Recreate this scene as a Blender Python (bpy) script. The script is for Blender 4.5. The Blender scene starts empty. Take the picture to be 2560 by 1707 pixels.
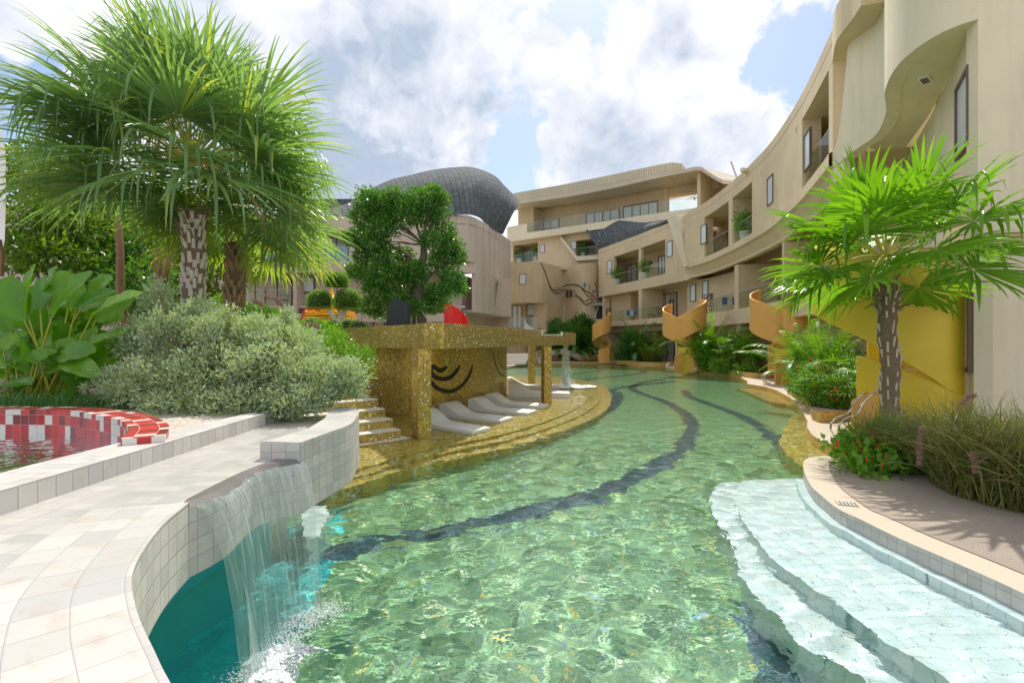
import bpy, math, random
import numpy as np
from mathutils import Vector, Matrix
sc = bpy.context.scene
COL = sc.collection
R = math.radians
# ---------------- camera, sky, sun, exposure ----------------
H = 2.0; FP = 1210.0; CU, CV = 1280.0, 853.5
cam = bpy.data.objects.new("camera", bpy.data.cameras.new("camera")); COL.objects.link(cam)
cam.location = (0, 0, H); cam.rotation_euler = (R(90), 0, 0)
cam.data.lens = 36 * FP / 2560; cam.data.sensor_width = 36; cam.data.clip_start = .05; cam.data.clip_end = 3000
sc.camera = cam
SUN = Vector((0.12, 0.70, 1.0)).normalized()
sl = bpy.data.lights.new("sun", 'SUN'); sl.energy = 2.5; sl.angle = R(.55); sl.color = (1, .95, .86)
so = bpy.data.objects.new("sun", sl); COL.objects.link(so)
so.rotation_euler = SUN.to_track_quat('Z', 'Y').to_euler(); so.location = (0, 0, 60)
try: sl.cycles.is_caustics_light = True
except Exception: pass
sc.view_settings.view_transform = 'Standard'; sc.view_settings.look = 'None'
sc.view_settings.exposure = 0.90; sc.view_settings.gamma = 1
sc.cycles.max_bounces = 10; sc.cycles.transparent_max_bounces = 16; sc.cycles.transmission_bounces = 8
sc.cycles.diffuse_bounces = 4; sc.cycles.glossy_bounces = 4
sc.cycles.use_denoising = True
sc.cycles.blur_glossy = .5
sc.cycles.sample_clamp_indirect = 6

class NT:
    """small helper for node trees"""
    def __init__(s, tree): s.t = tree; s.t.nodes.clear()
    def n(s, typ, **kw):
        nd = s.t.nodes.new(typ)
        for k, v in kw.items():
            if k == 'ins':
                for a, b in v.items(): s.set(nd, a, b)
            else: setattr(nd, k, v)
        return nd
    def set(s, nd, a, b):
        i = nd.inputs[a]
        if hasattr(b, 'is_output') or isinstance(b, bpy.types.NodeSocket): s.t.links.new(b, i)
        elif isinstance(b, bpy.types.Node): s.t.links.new(b.outputs[0], i)
        else:
            if isinstance(b, (tuple, list)) and len(b) == 3 and i.type == 'RGBA': b = (*b, 1)
            i.default_value = b
    def m(s, op, a, b=0, c=0, clamp=False):
        nd = s.n('ShaderNodeMath', operation=op, use_clamp=clamp)
        for k, x in enumerate((a, b, c)): s.set(nd, k, x)
        return nd.outputs[0]
    def vm(s, op, a, b=(0, 0, 0), sc_=None):
        nd = s.n('ShaderNodeVectorMath', operation=op); s.set(nd, 0, a)
        if op != 'NORMALIZE': s.set(nd, 1, b)
        if sc_ is not None: s.set(nd, 3, sc_)
        return nd.outputs['Value'] if op in ('DOT_PRODUCT', 'LENGTH', 'DISTANCE') else nd.outputs[0]
    def mix(s, f, a, b, t='RGBA', blend='MIX'):
        nd = s.n('ShaderNodeMix', data_type=t, blend_type=blend)
        ix = {'RGBA': (0, 6, 7), 'FLOAT': (0, 2, 3)}[t]
        for k, x in zip(ix, (f, a, b)): s.set(nd, k, x)
        return nd.outputs[2 if t == 'RGBA' else 0]
    def noise(s, vec, scale, detail=4, rough=.55, dist=0, color=False):
        nd = s.n('ShaderNodeTexNoise', ins={'Scale': scale, 'Detail': detail, 'Roughness': rough, 'Distortion': dist})
        if vec is not None: s.set(nd, 'Vector', vec)
        return nd.outputs[1 if color else 0]
    def ramp(s, f, lo, hi, a=0., b=1.):
        nd = s.n('ShaderNodeMapRange', interpolation_type='SMOOTHSTEP', ins={'Value': f, 'From Min': lo, 'From Max': hi, 'To Min': a, 'To Max': b})
        return nd.outputs[0]
    def cr(s, f, stops, interp='LINEAR'):
        nd = s.n('ShaderNodeValToRGB'); s.set(nd, 0, f); e = nd.color_ramp; e.interpolation = interp
        while len(e.elements) > 1: e.elements.remove(e.elements[-1])
        e.elements[0].position = stops[0][0]; e.elements[0].color = (*stops[0][1], 1)
        for p, c in stops[1:]:
            q = e.elements.new(p); q.color = (*c, 1)
        return nd.outputs[0]

def ray(u, v): return Vector(((u - CU) / FP, 1.0, -(v - CV) / FP))
w = bpy.data.worlds.new("World"); sc.world = w; w.use_nodes = True
N = NT(w.node_tree)
sky = N.n('ShaderNodeTexSky', sky_type='NISHITA', sun_disc=False, air_density=1.0, dust_density=1.0, ozone_density=1.5, altitude=0)
sky.sun_elevation = math.asin(SUN.z); sky.sun_rotation = math.atan2(SUN.x, SUN.y)
dv = N.vm('NORMALIZE', N.n('ShaderNodeTexCoord').outputs['Generated'])
warp = N.vm('SCALE', N.vm('SUBTRACT', N.noise(dv, 7, 3, .55, 0, True), (.5, .5, .5)), sc_=.09)
pv = N.vm('ADD', dv, warp)
pv = N.vm('ADD', pv, (3.1, 1.7, .4))
big = N.noise(pv, 2.6, 3, .5)
fine = N.noise(pv, 7.0, 12, .60)
puff = N.m('SUBTRACT', 1, N.m('ABSOLUTE', N.m('MULTIPLY', N.m('SUBTRACT', N.noise(pv, 13, 5, .6), .5), 4)), clamp=True)
puff2 = N.m('SUBTRACT', 1, N.m('ABSOLUTE', N.m('MULTIPLY', N.m('SUBTRACT', N.noise(pv, 30, 3, .6), .5), 4)), clamp=True)
dens = N.m('ADD', N.m('ADD', N.m('MULTIPLY', big, .45), N.m('MULTIPLY', fine, .55)), N.m('ADD', N.m('MULTIPLY', N.m('SUBTRACT', puff, .6), .07), N.m('MULTIPLY', N.m('SUBTRACT', puff2, .6), .025)))
# broken sky: where the photograph's blue gaps and grey masses lie, as directions of the sky
def lobe(u, v, width):
    d = ray(u, v).normalized()
    return N.ramp(N.vm('DOT_PRODUCT', pv0, tuple(d)), math.cos(width), 1.0)
pv0 = N.vm('NORMALIZE', N.vm('ADD', dv, N.vm('SCALE', N.vm('SUBTRACT', N.noise(dv, 6, 6, .62, 0, True), (.5, .5, .5)), sc_=.22)))
def acc(lst):
    t = 0.
    for u, v, wd, am in lst: t = N.m('ADD', t, N.m('MULTIPLY', lobe(u, v, wd), am))
    return t
gaps = acc([(1560, 10, .12, .17), (1430, 0, .07, .08), (1250, 330, .12, .13), (1290, 440, .12, .16), (1190, 150, .07, .10), (2030, 110, .15, .14), (1920, 180, .10, .09), (40, 290, .13, .18), (740, 30, .07, .10), (2080, 20, .18, .04), (1480, 190, .05, .07), (1330, 250, .07, .09)])
add = acc([(960, 200, .28, .13), (1000, 380, .2, .08), (1700, 300, .26, .12), (1350, 170, .12, .10), (1450, 400, .12, .08), (200, 60, .3, .05), (1780, 90, .10, .12), (780, 130, .12, .08)])
dens = N.m('ADD', N.m('SUBTRACT', dens, gaps), add)
cover = N.ramp(dens, .40, .495)
off = N.vm('ADD', pv, tuple(-0.07 * SUN))
lit = N.m('SUBTRACT', N.noise(off, 5.0, 3, .5), N.noise(pv, 5.0, 7, .6))
grey = N.m('MULTIPLY', acc([(880, 330, .24, .50), (1000, 260, .20, .22), (1500, 430, .16, .35), (1760, 130, .06, .35), (1790, 350, .12, .15), (1620, 130, .10, .22), (800, 430, .2, .3), (1150, 300, .1, .15)]), N.ramp(fine, .38, .62, 1.25, .45))
shade = N.m('SUBTRACT', N.m('ADD', N.m('MULTIPLY', lit, -2.8), .76), grey, clamp=True)
shade = N.m('ADD', shade, N.m('ADD', N.m('MULTIPLY', N.m('SUBTRACT', .62, dens), .5), N.m('MULTIPLY', N.m('SUBTRACT', puff, .62), .28)), clamp=True)
ccol = N.mix(shade, (3.2, 3.8, 4.8), (6.8, 6.85, 7.2))
cam_sky = N.mix(cover, N.mix(.30, sky.outputs[0], (4.2, 5.2, 6.8)), ccol)
bg = N.n('ShaderNodeBackground', ins={'Color': cam_sky, 'Strength': .085})
wo = N.n('ShaderNodeOutputWorld', ins={'Surface': bg.outputs[0]})

# ---------------- projection helpers (photo pixel -> place) ----------------
def P(u, v, z=0.):
    r = ray(u, v); t = (z - H) / r.z
    return Vector((r.x * t, t, z))
def PY(u, v, Y): r = ray(u, v); return Vector((r.x * Y, Y, H + r.z * Y))
def XY(u, Y): return Vector(((u - CU) / FP * Y, Y))
def ZV(v, Y): return H - (v - CV) / FP * Y
def PF(u, v, z):
    """floor point at depth z seen through still water"""
    p = P(u, v, 0); d = ray(u, v).normalized()
    h = Vector((d.x, d.y)) / 1.333; k = math.sqrt(1 - h.length_squared)
    return Vector((p.x + h.x / k * -z, p.y + h.y / k * -z, z))
def spline(pts, n=8, closed=False):
    pts = [Vector(p) for p in pts]; out = []; L = len(pts)
    rng = range(L) if closed else range(L - 1)
    for i in rng:
        if closed: a, b, c, d = pts[i - 1], pts[i], pts[(i + 1) % L], pts[(i + 2) % L]
        else: a, b, c, d = pts[max(i - 1, 0)], pts[i], pts[i + 1], pts[min(i + 2, L - 1)]
        for k in range(n):
            t = k / n
            out.append(.5 * ((2 * b) + (c - a) * t + (2 * a - 5 * b + 4 * c - d) * t * t + (3 * b - a - 3 * c + d) * t ** 3))
    if not closed: out.append(pts[-1])
    return out

# ---------------- objects ----------------
def tag(o, label=None, cat=None, group=None, kind=None):
    if label: o['label'] = label
    if cat: o['category'] = cat
    if group: o['group'] = group
    if kind: o['kind'] = kind
    return o
def T(name, label, cat, loc=(0, 0, 0), group=None):
    o = bpy.data.objects.new(name, None); COL.objects.link(o); o.location = loc; o.empty_display_size = .1
    return tag(o, label, cat, group)
def wloc(o):
    v = Vector((0, 0, 0))
    while o is not None: v += o.location; o = o.parent
    return v
def copy_tree(o, parent=None):
    c = o.copy(); COL.objects.link(c); c.parent = parent
    for ch in [x for x in o.children]: copy_tree(ch, c)
    return c
def place(o, loc, rz=0, s=1, label=None):
    o.location = loc; o.rotation_euler = (0, 0, rz); o.scale = (s, s, s)
    if label: o['label'] = label
    return o
def link(me, name, mats, parent=None, smooth=False):
    o = bpy.data.objects.new(name, me); COL.objects.link(o)
    for m in (mats if isinstance(mats, (list, tuple)) else [mats]): me.materials.append(m)
    if smooth: me.polygons.foreach_set('use_smooth', [True] * len(me.polygons))
    if parent is not None: o.parent = parent
    return o

class MB:
    def __init__(s): s.v = []; s.f = []; s.uv = []; s.mi = []
    def face(s, pts, uv=None, mi=0):
        b = len(s.v); s.v += [tuple(p) for p in pts]; s.f.append(tuple(range(b, b + len(pts))))
        if uv is None:
            p = [Vector(q) for q in pts]; n = (p[1] - p[0]).cross(p[2] - p[0])
            if n.length < 1e-12 and len(p) > 3: n = (p[2] - p[0]).cross(p[3] - p[0])
            if abs(n.z) > .7 * (n.length + 1e-12): uv = [(q.x, q.y) for q in p]
            else:
                t = Vector((-n.y, n.x, 0)); t = t.normalized() if t.length > 1e-9 else Vector((1, 0, 0))
                uv = [(q.dot(t), q.z) for q in p]
        s.uv += list(uv); s.mi.append(mi)
    def box(s, c, d, rz=0, mi=0, tilt=None):
        M = Matrix.Rotation(rz, 3, 'Z')
        if tilt is not None: M = M @ tilt
        c = Vector(c); q = [c + M @ Vector((x * d[0] / 2, y * d[1] / 2, z * d[2] / 2)) for x in (-1, 1) for y in (-1, 1) for z in (-1, 1)]
        for f in ((0, 1, 3, 2), (4, 6, 7, 5), (0, 4, 5, 1), (2, 3, 7, 6), (0, 2, 6, 4), (1, 5, 7, 3)): s.face([q[i] for i in f], mi=mi)
        return s
    def prism(s, poly, z0, z1, mi=0, top=True, bot=True, mt=None):
        p = [Vector((a[0], a[1])) for a in poly]
        ar = sum(p[i].x * p[(i + 1) % len(p)].y - p[(i + 1) % len(p)].x * p[i].y for i in range(len(p)))
        if ar < 0: p.reverse()
        L = 0
        for i in range(len(p)):
            a, b = p[i], p[(i + 1) % len(p)]; l = (b - a).length
            s.face([(a.x, a.y, z0), (b.x, b.y, z0), (b.x, b.y, z1), (a.x, a.y, z1)], [(L, z0), (L + l, z0), (L + l, z1), (L, z1)], mi); L += l
        if top: s.face([(a.x, a.y, z1) for a in p], mi=mi if mt is None else mt)
        if bot: s.face([(a.x, a.y, z0) for a in reversed(p)], mi=mi)
        return s
    def grid(s, rows, mi=0, uv=None, flip=False):
        """rows: list of lists of points, shared vertices, arc length uv"""
        b = len(s.v); n = len(rows[0])
        rows = [[Vector(p) for p in r] for r in rows]
        for r in rows: s.v += [tuple(p) for p in r]
        if uv is None:
            us = [0.]
            mid = rows[len(rows) // 2]
            for i in range(1, n): us.append(us[-1] + (mid[i] - mid[i - 1]).length)
            vs = [0.]; c = n // 2
            for j in range(1, len(rows)): vs.append(vs[-1] + (rows[j][c] - rows[j - 1][c]).length)
            uv = lambda j, i: (us[i], vs[j])
        for j in range(len(rows) - 1):
            for i in range(n - 1):
                q = [(j, i), (j, i + 1), (j + 1, i + 1), (j + 1, i)]
                if flip: q.reverse()
                s.f.append(tuple(b + a * n + c_ for a, c_ in q)); s.uv += [uv(a, c_) for a, c_ in q]; s.mi.append(mi)
        return s
    def tube(s, pts, r, n=6, mi=0, closed=False):
        pts = [Vector(p) for p in pts]
        rr = r if isinstance(r, (list, tuple)) else [r] * len(pts)
        rows = []; up = Vector((0, 0, 1))
        for i, p in enumerate(pts):
            d = (pts[min(i + 1, len(pts) - 1)] - pts[max(i - 1, 0)])
            if closed: d = pts[(i + 1) % len(pts)] - pts[i - 1]
            d = d.normalized() if d.length > 1e-9 else Vector((0, 0, 1))
            a = d.cross(up if abs(d.z) < .92 else Vector((1, 0, 0))).normalized()
            if rows and a.dot(last) < 0 and abs(a.dot(last)) > .5: a = -a
            last = a; c = d.cross(a)
            rows.append([p + (a * math.cos(t) + c * math.sin(t)) * rr[i] for t in [2 * math.pi * k / n for k in range(n + 1)]])
        if closed: rows.append(rows[0])
        s.grid(rows, mi)
        if not closed:
            s.face(list(reversed(rows[0][:-1])), mi=mi); s.face(rows[-1][:-1], mi=mi)
        return s
    def lathe(s, c, prof, n=16, mi=0, sx=1, sy=1):
        c = Vector(c)
        s.grid([[c + Vector((r * math.cos(t) * sx, r * math.sin(t) * sy, z)) for t in [2 * math.pi * k / n for k in range(n + 1)]] for r, z in prof], mi)
        return s
    def build(s, name, mats, parent=None, smooth=False):
        me = bpy.data.meshes.new(name)
        o = wloc(parent) if parent is not None else Vector((0, 0, 0))
        vs = [(a[0] - o.x, a[1] - o.y, a[2] - o.z) for a in s.v] if parent is not None else s.v
        me.from_pydata(vs, [], s.f)
        ul = me.uv_layers.new(name='UVMap'); ul.data.foreach_set('uv', np.array(s.uv, dtype=np.float32).ravel())
        me.polygons.foreach_set('material_index', s.mi)
        if smooth:
            me.polygons.foreach_set('use_smooth', [True] * len(s.f))
            import bmesh
            bm = bmesh.new(); bm.from_mesh(me); bmesh.ops.remove_doubles(bm, verts=bm.verts, dist=1e-5)
            for e in bm.edges:
                if len(e.link_faces) == 2 and e.calc_face_angle(0) > R(38): e.smooth = False
            bm.to_mesh(me); bm.free()
        me.update()
        return link(me, name, mats, parent)

def np_mesh(name, V, F, mats, parent=None, mi=None, smooth=False):
    """V (n,3), F (m,4) world coordinates"""
    o = wloc(parent) if parent is not None else Vector((0, 0, 0))
    V = V - np.array([o.x, o.y, o.z])
    me = bpy.data.meshes.new(name); n, m = len(V), len(F); k = F.shape[1]
    me.vertices.add(n); me.vertices.foreach_set('co', V.astype(np.float32).ravel())
    me.loops.add(m * k); me.loops.foreach_set('vertex_index', F.astype(np.int32).ravel())
    me.polygons.add(m); me.polygons.foreach_set('loop_start', np.arange(0, m * k, k, dtype=np.int32))
    try: me.polygons.foreach_set('loop_total', np.full(m, k, dtype=np.int32))
    except Exception: pass
    if mi is not None: me.polygons.foreach_set('material_index', mi.astype(np.int32))
    me.update(calc_edges=True); me.validate()
    return link(me, name, mats, parent, smooth)

# ---------------- materials ----------------
def mat(name):
    m = bpy.data.materials.new(name); m.use_nodes = True; return m, NT(m.node_tree)
def out(N, sh): N.n('ShaderNodeOutputMaterial', ins={'Surface': sh}); return N
def pbsdf(N, col, rough=.6, metal=0., bump=None, bs=.3, bd=.01, **kw):
    p = N.n('ShaderNodeBsdfPrincipled', ins={'Base Color': col, 'Roughness': rough, 'Metallic': metal})
    for k, v in kw.items(): N.set(p, k.replace('_', ' '), v)
    if bump is not None:
        b = N.n('ShaderNodeBump', ins={'Height': bump, 'Strength': bs, 'Distance': bd}); N.set(p, 'Normal', b.outputs[0])
    return p.outputs[0]
def simple(name, col, rough=.5, metal=0., var=.12, scale=3, bump=.0, **kw):
    m, N = mat(name); tc = N.n('ShaderNodeTexCoord').outputs['Object']
    n1 = N.noise(tc, scale, 5); c = N.mix(N.m('MULTIPLY', n1, 1), tuple(x * (1 - var) for x in col), tuple(min(1, x * (1 + var)) for x in col))
    out(N, pbsdf(N, c, rough, metal, bump=N.noise(tc, scale * 12, 3) if bump else None, bs=bump, **kw)); return m
def plaster(name, col):
    m, N = mat(name); g = N.n('ShaderNodeNewGeometry').outputs['Position']
    big = N.noise(g, .35, 5, .6); st = N.noise(N.vm('MULTIPLY', g, (2.2, 2.2, .18)), 1.6, 5, .6); fi = N.noise(g, 9, 4)
    c = N.mix(N.ramp(big, .3, .7), tuple(x * .90 for x in col), tuple(x * 1.06 for x in col))
    c = N.mix(N.ramp(st, .46, .80, 0, .32), c, tuple(x * .62 for x in col))
    c = N.mix(N.m('MULTIPLY', fi, .12), c, tuple(x * .75 for x in col))
    out(N, pbsdf(N, c, .85, bump=N.noise(g, 14, 6, .65), bs=.25, bd=.02)); return m
def tilecoords(N, size, obj=False, wob=0):
    if obj: uv = N.n('ShaderNodeNewGeometry').outputs['Position']
    else: uv = N.n('ShaderNodeUVMap').outputs[0]
    if isinstance(size, (int, float)): size = (size, size)
    p = N.vm('MULTIPLY', uv, (1 / size[0], 1 / size[1], 0))
    cell = N.vm('FLOOR', p); fr = N.vm('FRACTION', p)
    sx = N.n('ShaderNodeSeparateXYZ', ins={0: fr})
    ex = N.m('ABSOLUTE', N.m('SUBTRACT', sx.outputs[0], .5)); ey = N.m('ABSOLUTE', N.m('SUBTRACT', sx.outputs[1], .5))
    e = N.m('MAXIMUM', ex, ey)
    wn = N.n('ShaderNodeTexWhiteNoise', noise_dimensions='3D', ins={0: N.vm('ADD', cell, (.5, .5, 3.3))})
    return uv, e, wn.outputs[0], wn.outputs[1], cell
def mosaic(name, size, stops, grout, gw=.44, rough=.25, metal=0., jitter=0., obj=False, stain=0., roughg=.8):
    m, N = mat(name); uv, e, rv, rc, cell = tilecoords(N, size, obj)
    c = N.cr(rv, stops, 'CONSTANT')
    c = N.mix(N.m('MULTIPLY', N.n('ShaderNodeSeparateXYZ', ins={0: rc}).outputs[1], .35 if metal else .07), c, (.02, .02, .01) if metal else (.5, .5, .45))
    if stain:
        g = N.n('ShaderNodeNewGeometry').outputs['Position']
        s1 = N.noise(g, 7, 6, .65, .6); s2 = N.noise(g, 1.3, 4)
        c = N.mix(N.ramp(s1, .50, .74, 0, stain), c, (.42, .30, .20)); c = N.mix(N.ramp(s2, .45, .7, 0, .25), c, (.40, .40, .38))
    gm = N.ramp(e, gw, gw + .02)
    c2 = N.mix(gm, c, grout)
    p = N.n('ShaderNodeBsdfPrincipled', ins={'Base Color': c2, 'Roughness': N.mix(gm, rough, roughg, 'FLOAT'), 'Specular IOR Level': .12 if rough > .8 else .5})
    if metal:
        white = N.m('GREATER_THAN', rv, .955)
        N.set(p, 'Metallic', N.m('MULTIPLY', N.m('SUBTRACT', 1, N.m('MAXIMUM', gm, white)), metal))
    h = N.m('SUBTRACT', 1, N.ramp(e, gw - .05, gw + .03))
    b = N.n('ShaderNodeBump', ins={'Height': h, 'Strength': .5, 'Distance': .003})
    nn = b.outputs[0]
    if jitter:
        nn = N.vm('NORMALIZE', N.vm('ADD', nn, N.vm('SCALE', N.vm('SUBTRACT', rc, (.5, .5, .5)), sc_=jitter)))
    N.set(p, 'Normal', nn)
    out(N, p.outputs[0]); return m
GOLDS = [(0, (.66, .42, .04)), (.22, (.55, .35, .035)), (.4, (.76, .52, .07)), (.58, (.40, .27, .03)), (.72, (.62, .48, .06)), (.84, (.25, .17, .02)), (.89, (.70, .38, .03)), (.955, (.85, .83, .76))]
M = {}
M['gold'] = mosaic('gold_mosaic', .034, GOLDS, (.74, .66, .36), .45, .2, .72, .07)
M['goldf'] = mosaic('gold_floor_mosaic', .05, [(0, (.60, .42, .06)), (.25, (.45, .30, .04)), (.5, (.70, .52, .10)), (.75, (.32, .22, .03)), (.93, (.85, .82, .70))], (.55, .48, .25), .45, .3, 0, .0, True)
M['goldband'] = mosaic('amber_tile', .06, [(0, (.62, .36, .05)), (.4, (.5, .28, .04)), (.7, (.68, .42, .09))], (.5, .42, .25), .45, .3)
M['green'] = mosaic('green_pool_mosaic', .05, [(0, (.14, .35, .165)), (.25, (.19, .41, .21)), (.5, (.095, .28, .145)), (.7, (.25, .43, .17)), (.84, (.055, .22, .15)), (.945, (.60, .52, .10)), (.96, (.07, .24, .40)), (.98, (.74, .82, .62))], (.40, .52, .22), .455, .35, 0, 0, True)
M['navy'] = mosaic('navy_pool_mosaic', .05, [(0, (.006, .06, .10)), (.4, (.01, .09, .13)), (.7, (.012, .035, .08)), (.9, (.05, .17, .20))], (.03, .11, .13), .45, .3, 0, 0, True)
M['teal'] = mosaic('teal_pool_tile', .1, [(0, (.015, .50, .56)), (.4, (.02, .57, .60)), (.7, (.015, .45, .53))], (.03, .38, .44), .485, .4, 0, 0, True)
M['wht'] = mosaic('white_step_tile', .12, [(0, (.73, .81, .85)), (.4, (.68, .78, .83)), (.7, (.77, .83, .86))], (.22, .36, .42), .474, .35, 0, 0, True)
STO = [(0, (.55, .52, .485)), (.3, (.51, .485, .455)), (.55, (.58, .55, .51)), (.8, (.48, .465, .445))]
M['stone'] = mosaic('pale_stone_tile', (.105, .098), STO, (.22, .21, .20), .475, .55, 0, 0, False, .45)
M['path'] = mosaic('path_stone_tile', (.14, .14), STO, (.27, .26, .245), .482, .35, 0, 0, False, .45)
M['redt'] = mosaic('red_white_tile', (.085, .10), [(0, (.46, .004, .006)), (.3, (.20, .004, .010)), (.5, (.62, .012, .010)), (.66, (.72, .66, .60)), (.93, (.30, .008, .014))], (.50, .30, .26), .47, .3)
M['redf'] = mosaic('red_pool_floor_tile', (.34, .12), [(0, (.05, .035, .03)), (.4, (.40, .62, .70)), (.6, (.16, .02, .02)), (.8, (.03, .09, .16))], (.2, .18, .16), .47, .2, 0, 0, True)
M['slate'] = mosaic('slate_shingle', (.40, .24), [(0, (.105, .12, .12)), (.4, (.13, .145, .14)), (.7, (.09, .10, .11))], (.025, .03, .045), .44, .9)
M['beige'] = plaster('beige_render', (.69, .555, .36))
M['beige2'] = plaster('warm_beige_render', (.64, .505, .315))
M['mauve'] = plaster('taupe_render', (.57, .465, .385))
M['cream'] = plaster('cream_render', (.76, .68, .49))
M['dkrec'] = plaster('recess_render', (.44, .34, .20))
M['paleroof'] = plaster('pale_roof_metal', (.55, .49, .37))
M['stair'] = simple('gold_stair_paint', (.76, .40, .10), .45, .1, .08, 2, bump=.05)
M['stairi'] = simple('mustard_stair_paint', (.72, .52, .035), .45, .1, .1, 2)
M['red'] = simple('red_paint', (.75, .012, .012), .35, 0, .05)
M['frame'] = simple('brown_window_frame', (.15, .09, .065), .5)
M['blind'] = simple('window_blind', (.62, .70, .72), .25, 0, .04, 1)
M['shrine'] = simple('yellow_gold_paint', (.92, .50, .015), .35, .15, .1)
M['rock'] = simple('black_stone', (.035, .038, .045), .6, 0, .3, 30, bump=.3)
M['chrome'] = simple('chrome', (.78, .77, .74), .12, 1, .02)
M['steel'] = simple('painted_steel', (.50, .47, .42), .5)
M['white'] = simple('white_paint', (.80, .78, .74), .4, 0, .04)
M['cutline'] = simple('dark_joint', (.25, .2, .15), .8)
M['lounger'] = mosaic('lounger_tile', .03, [(0, (.80, .80, .78)), (.5, (.84, .84, .82))], (.48, .48, .46), .46, .5)
M['tread'] = simple('tread_stone', (.68, .62, .55), .6, 0, .12, 8)
M['black'] = simple('black_metal', (.02, .02, .02), .45)
M['darktile'] = simple('black_line_mosaic', (.012, .014, .012), .25, 0, .5, 60)
M['blue'] = simple('blue_paint', (.02, .22, .55), .5)
M['redp'] = simple('red_line_paint', (.6, .05, .05), .5)
M['pot'] = simple('white_pot', (.72, .72, .68), .5, 0, .05)
M['towel'] = simple('blue_towel', (.08, .20, .50), .9, 0, .8, 18)
def deckmat():
    m, N = mat('exposed_aggregate'); g = N.n('ShaderNodeNewGeometry').outputs['Position']
    sp = N.noise(g, 120, 2, .7); bg_ = N.noise(g, .8, 5, .6)
    c = N.mix(N.ramp(sp, .35, .65), (.17, .135, .11), (.38, .31, .25)); c = N.mix(N.ramp(bg_, .45, .68, 0, .45), c, (.40, .33, .25))
    out(N, pbsdf(N, c, .8, bump=sp, bs=.4, bd=.004)); return m
M['deck'] = deckmat()
def rimmat():
    m, N = mat('cream_aggregate'); g = N.n('ShaderNodeNewGeometry').outputs['Position']
    sp = N.noise(g, 130, 2, .7)
    c = N.mix(N.ramp(sp, .35, .65), (.42, .34, .25), (.60, .51, .40)); out(N, pbsdf(N, c, .8, bump=sp, bs=.3, bd=.004)); return m
M['rim'] = rimmat()
def gravel():
    m, N = mat('pale_gravel'); g = N.n('ShaderNodeNewGeometry').outputs['Position']
    vo = N.n('ShaderNodeTexVoronoi', ins={'Vector': g, 'Scale': 38}); c = N.mix(N.n('ShaderNodeSeparateXYZ', ins={0: vo.outputs['Color']}).outputs[0], (.36, .30, .24), (.62, .56, .48))
    c = N.mix(N.ramp(N.noise(g, 1.2, 3), .5, .62), c, (.05, .07, .025))
    out(N, pbsdf(N, c, .9, bump=vo.outputs['Distance'], bs=.8, bd=.01)); return m
M['gravel'] = gravel()
def glass(name, tint, g=.12, fr=1.5):
    m, N = mat(name); t = N.n('ShaderNodeBsdfTransparent', ins={0: tint}); gl = N.n('ShaderNodeBsdfGlossy', ins={'Roughness': .02})
    f = N.n('ShaderNodeLayerWeight', ins={'Blend': .3}); mx = N.n('ShaderNodeMixShader', ins={0: N.m('ADD', N.m('MULTIPLY', N.m('POWER', f.outputs['Facing'], 3), .45), g, clamp=True), 1: t.outputs[0], 2: gl.outputs[0]}); out(N, mx.outputs[0]); return m
M['glass'] = glass('balcony_glass', (.90, .95, .92), .04)
M['glassb'] = glass('blue_balcony_glass', (.62, .84, .95), .08)
def curtain():
    m, N = mat('curtained_glass'); uv = N.n('ShaderNodeUVMap').outputs[0]; s = N.n('ShaderNodeSeparateXYZ', ins={0: uv})
    wv = N.m('SINE', N.m('MULTIPLY', N.m('ADD', s.outputs[0], N.m('MULTIPLY', N.noise(N.vm('MULTIPLY', uv, (1, .05, 0)), 4, 3), .25)), 48))
    big = N.noise(N.vm('MULTIPLY', uv, (1, .0, 0)), .9, 1)
    c = N.mix(N.ramp(wv, -1, 1), (.34, .36, .34), (.74, .72, .63))
    c = N.mix(N.ramp(big, .64, .68), c, (.03, .035, .035))
    out(N, pbsdf(N, c, .7, Coat_Weight=.9, Coat_Roughness=.03, Coat_IOR=1.6)); return m
M['curtain'] = curtain()
def leafmat(name, a, b, tr=.4, rough=.4, c=None, coat=0., spec=.5):
    m, N = mat(name); ri = N.n('ShaderNodeNewGeometry').outputs['Random Per Island']
    col = N.mix(ri, a, b)
    if c is not None: col = N.mix(N.m('GREATER_THAN', ri, .93), col, c)
    g = N.n('ShaderNodeTexCoord').outputs['Object']
    col = N.mix(N.ramp(N.noise(g, 1.7, 2), .3, .7, 0, .35), col, tuple(x * .55 for x in a))
    p = pbsdf(N, col, rough, Specular_IOR_Level=spec)
    t = N.n('ShaderNodeBsdfTranslucent', ins={0: N.mix(1., col, (1.5, 1.5, .45), blend='MULTIPLY')})
    mx = N.n('ShaderNodeMixShader', ins={0: tr, 1: p, 2: t.outputs[0]}); out(N, mx.outputs[0]); return m
M['palm'] = leafmat('palm_leaf', (.17, .31, .15), (.27, .43, .20), .45, .24, (.42, .50, .12))
M['palm2'] = leafmat('bright_palm_leaf', (.11, .29, .02), (.22, .43, .03), .45, .25)
M['palmy'] = leafmat('sunlit_palm_leaf', (.20, .32, .06), (.36, .46, .09), .5, .3, (.55, .55, .10))
M['dead'] = leafmat('dry_palm_leaf', (.42, .30, .17), (.55, .42, .27), .2, .7)
M['silver'] = leafmat('silver_leaf', (.34, .46, .29), (.54, .64, .45), .28, .6, (.50, .50, .20))
M['bonsai'] = leafmat('dark_tree_leaf', (.07, .20, .035), (.15, .34, .06), .4, .25, (.30, .46, .07))
M['wood'] = leafmat('garden_tree_leaf', (.08, .19, .02), (.24, .38, .03), .45, .4, (.34, .42, .03))
M['topi'] = leafmat('topiary_leaf', (.16, .36, .04), (.30, .52, .07), .45, .4, (.22, .36, .08))
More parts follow.
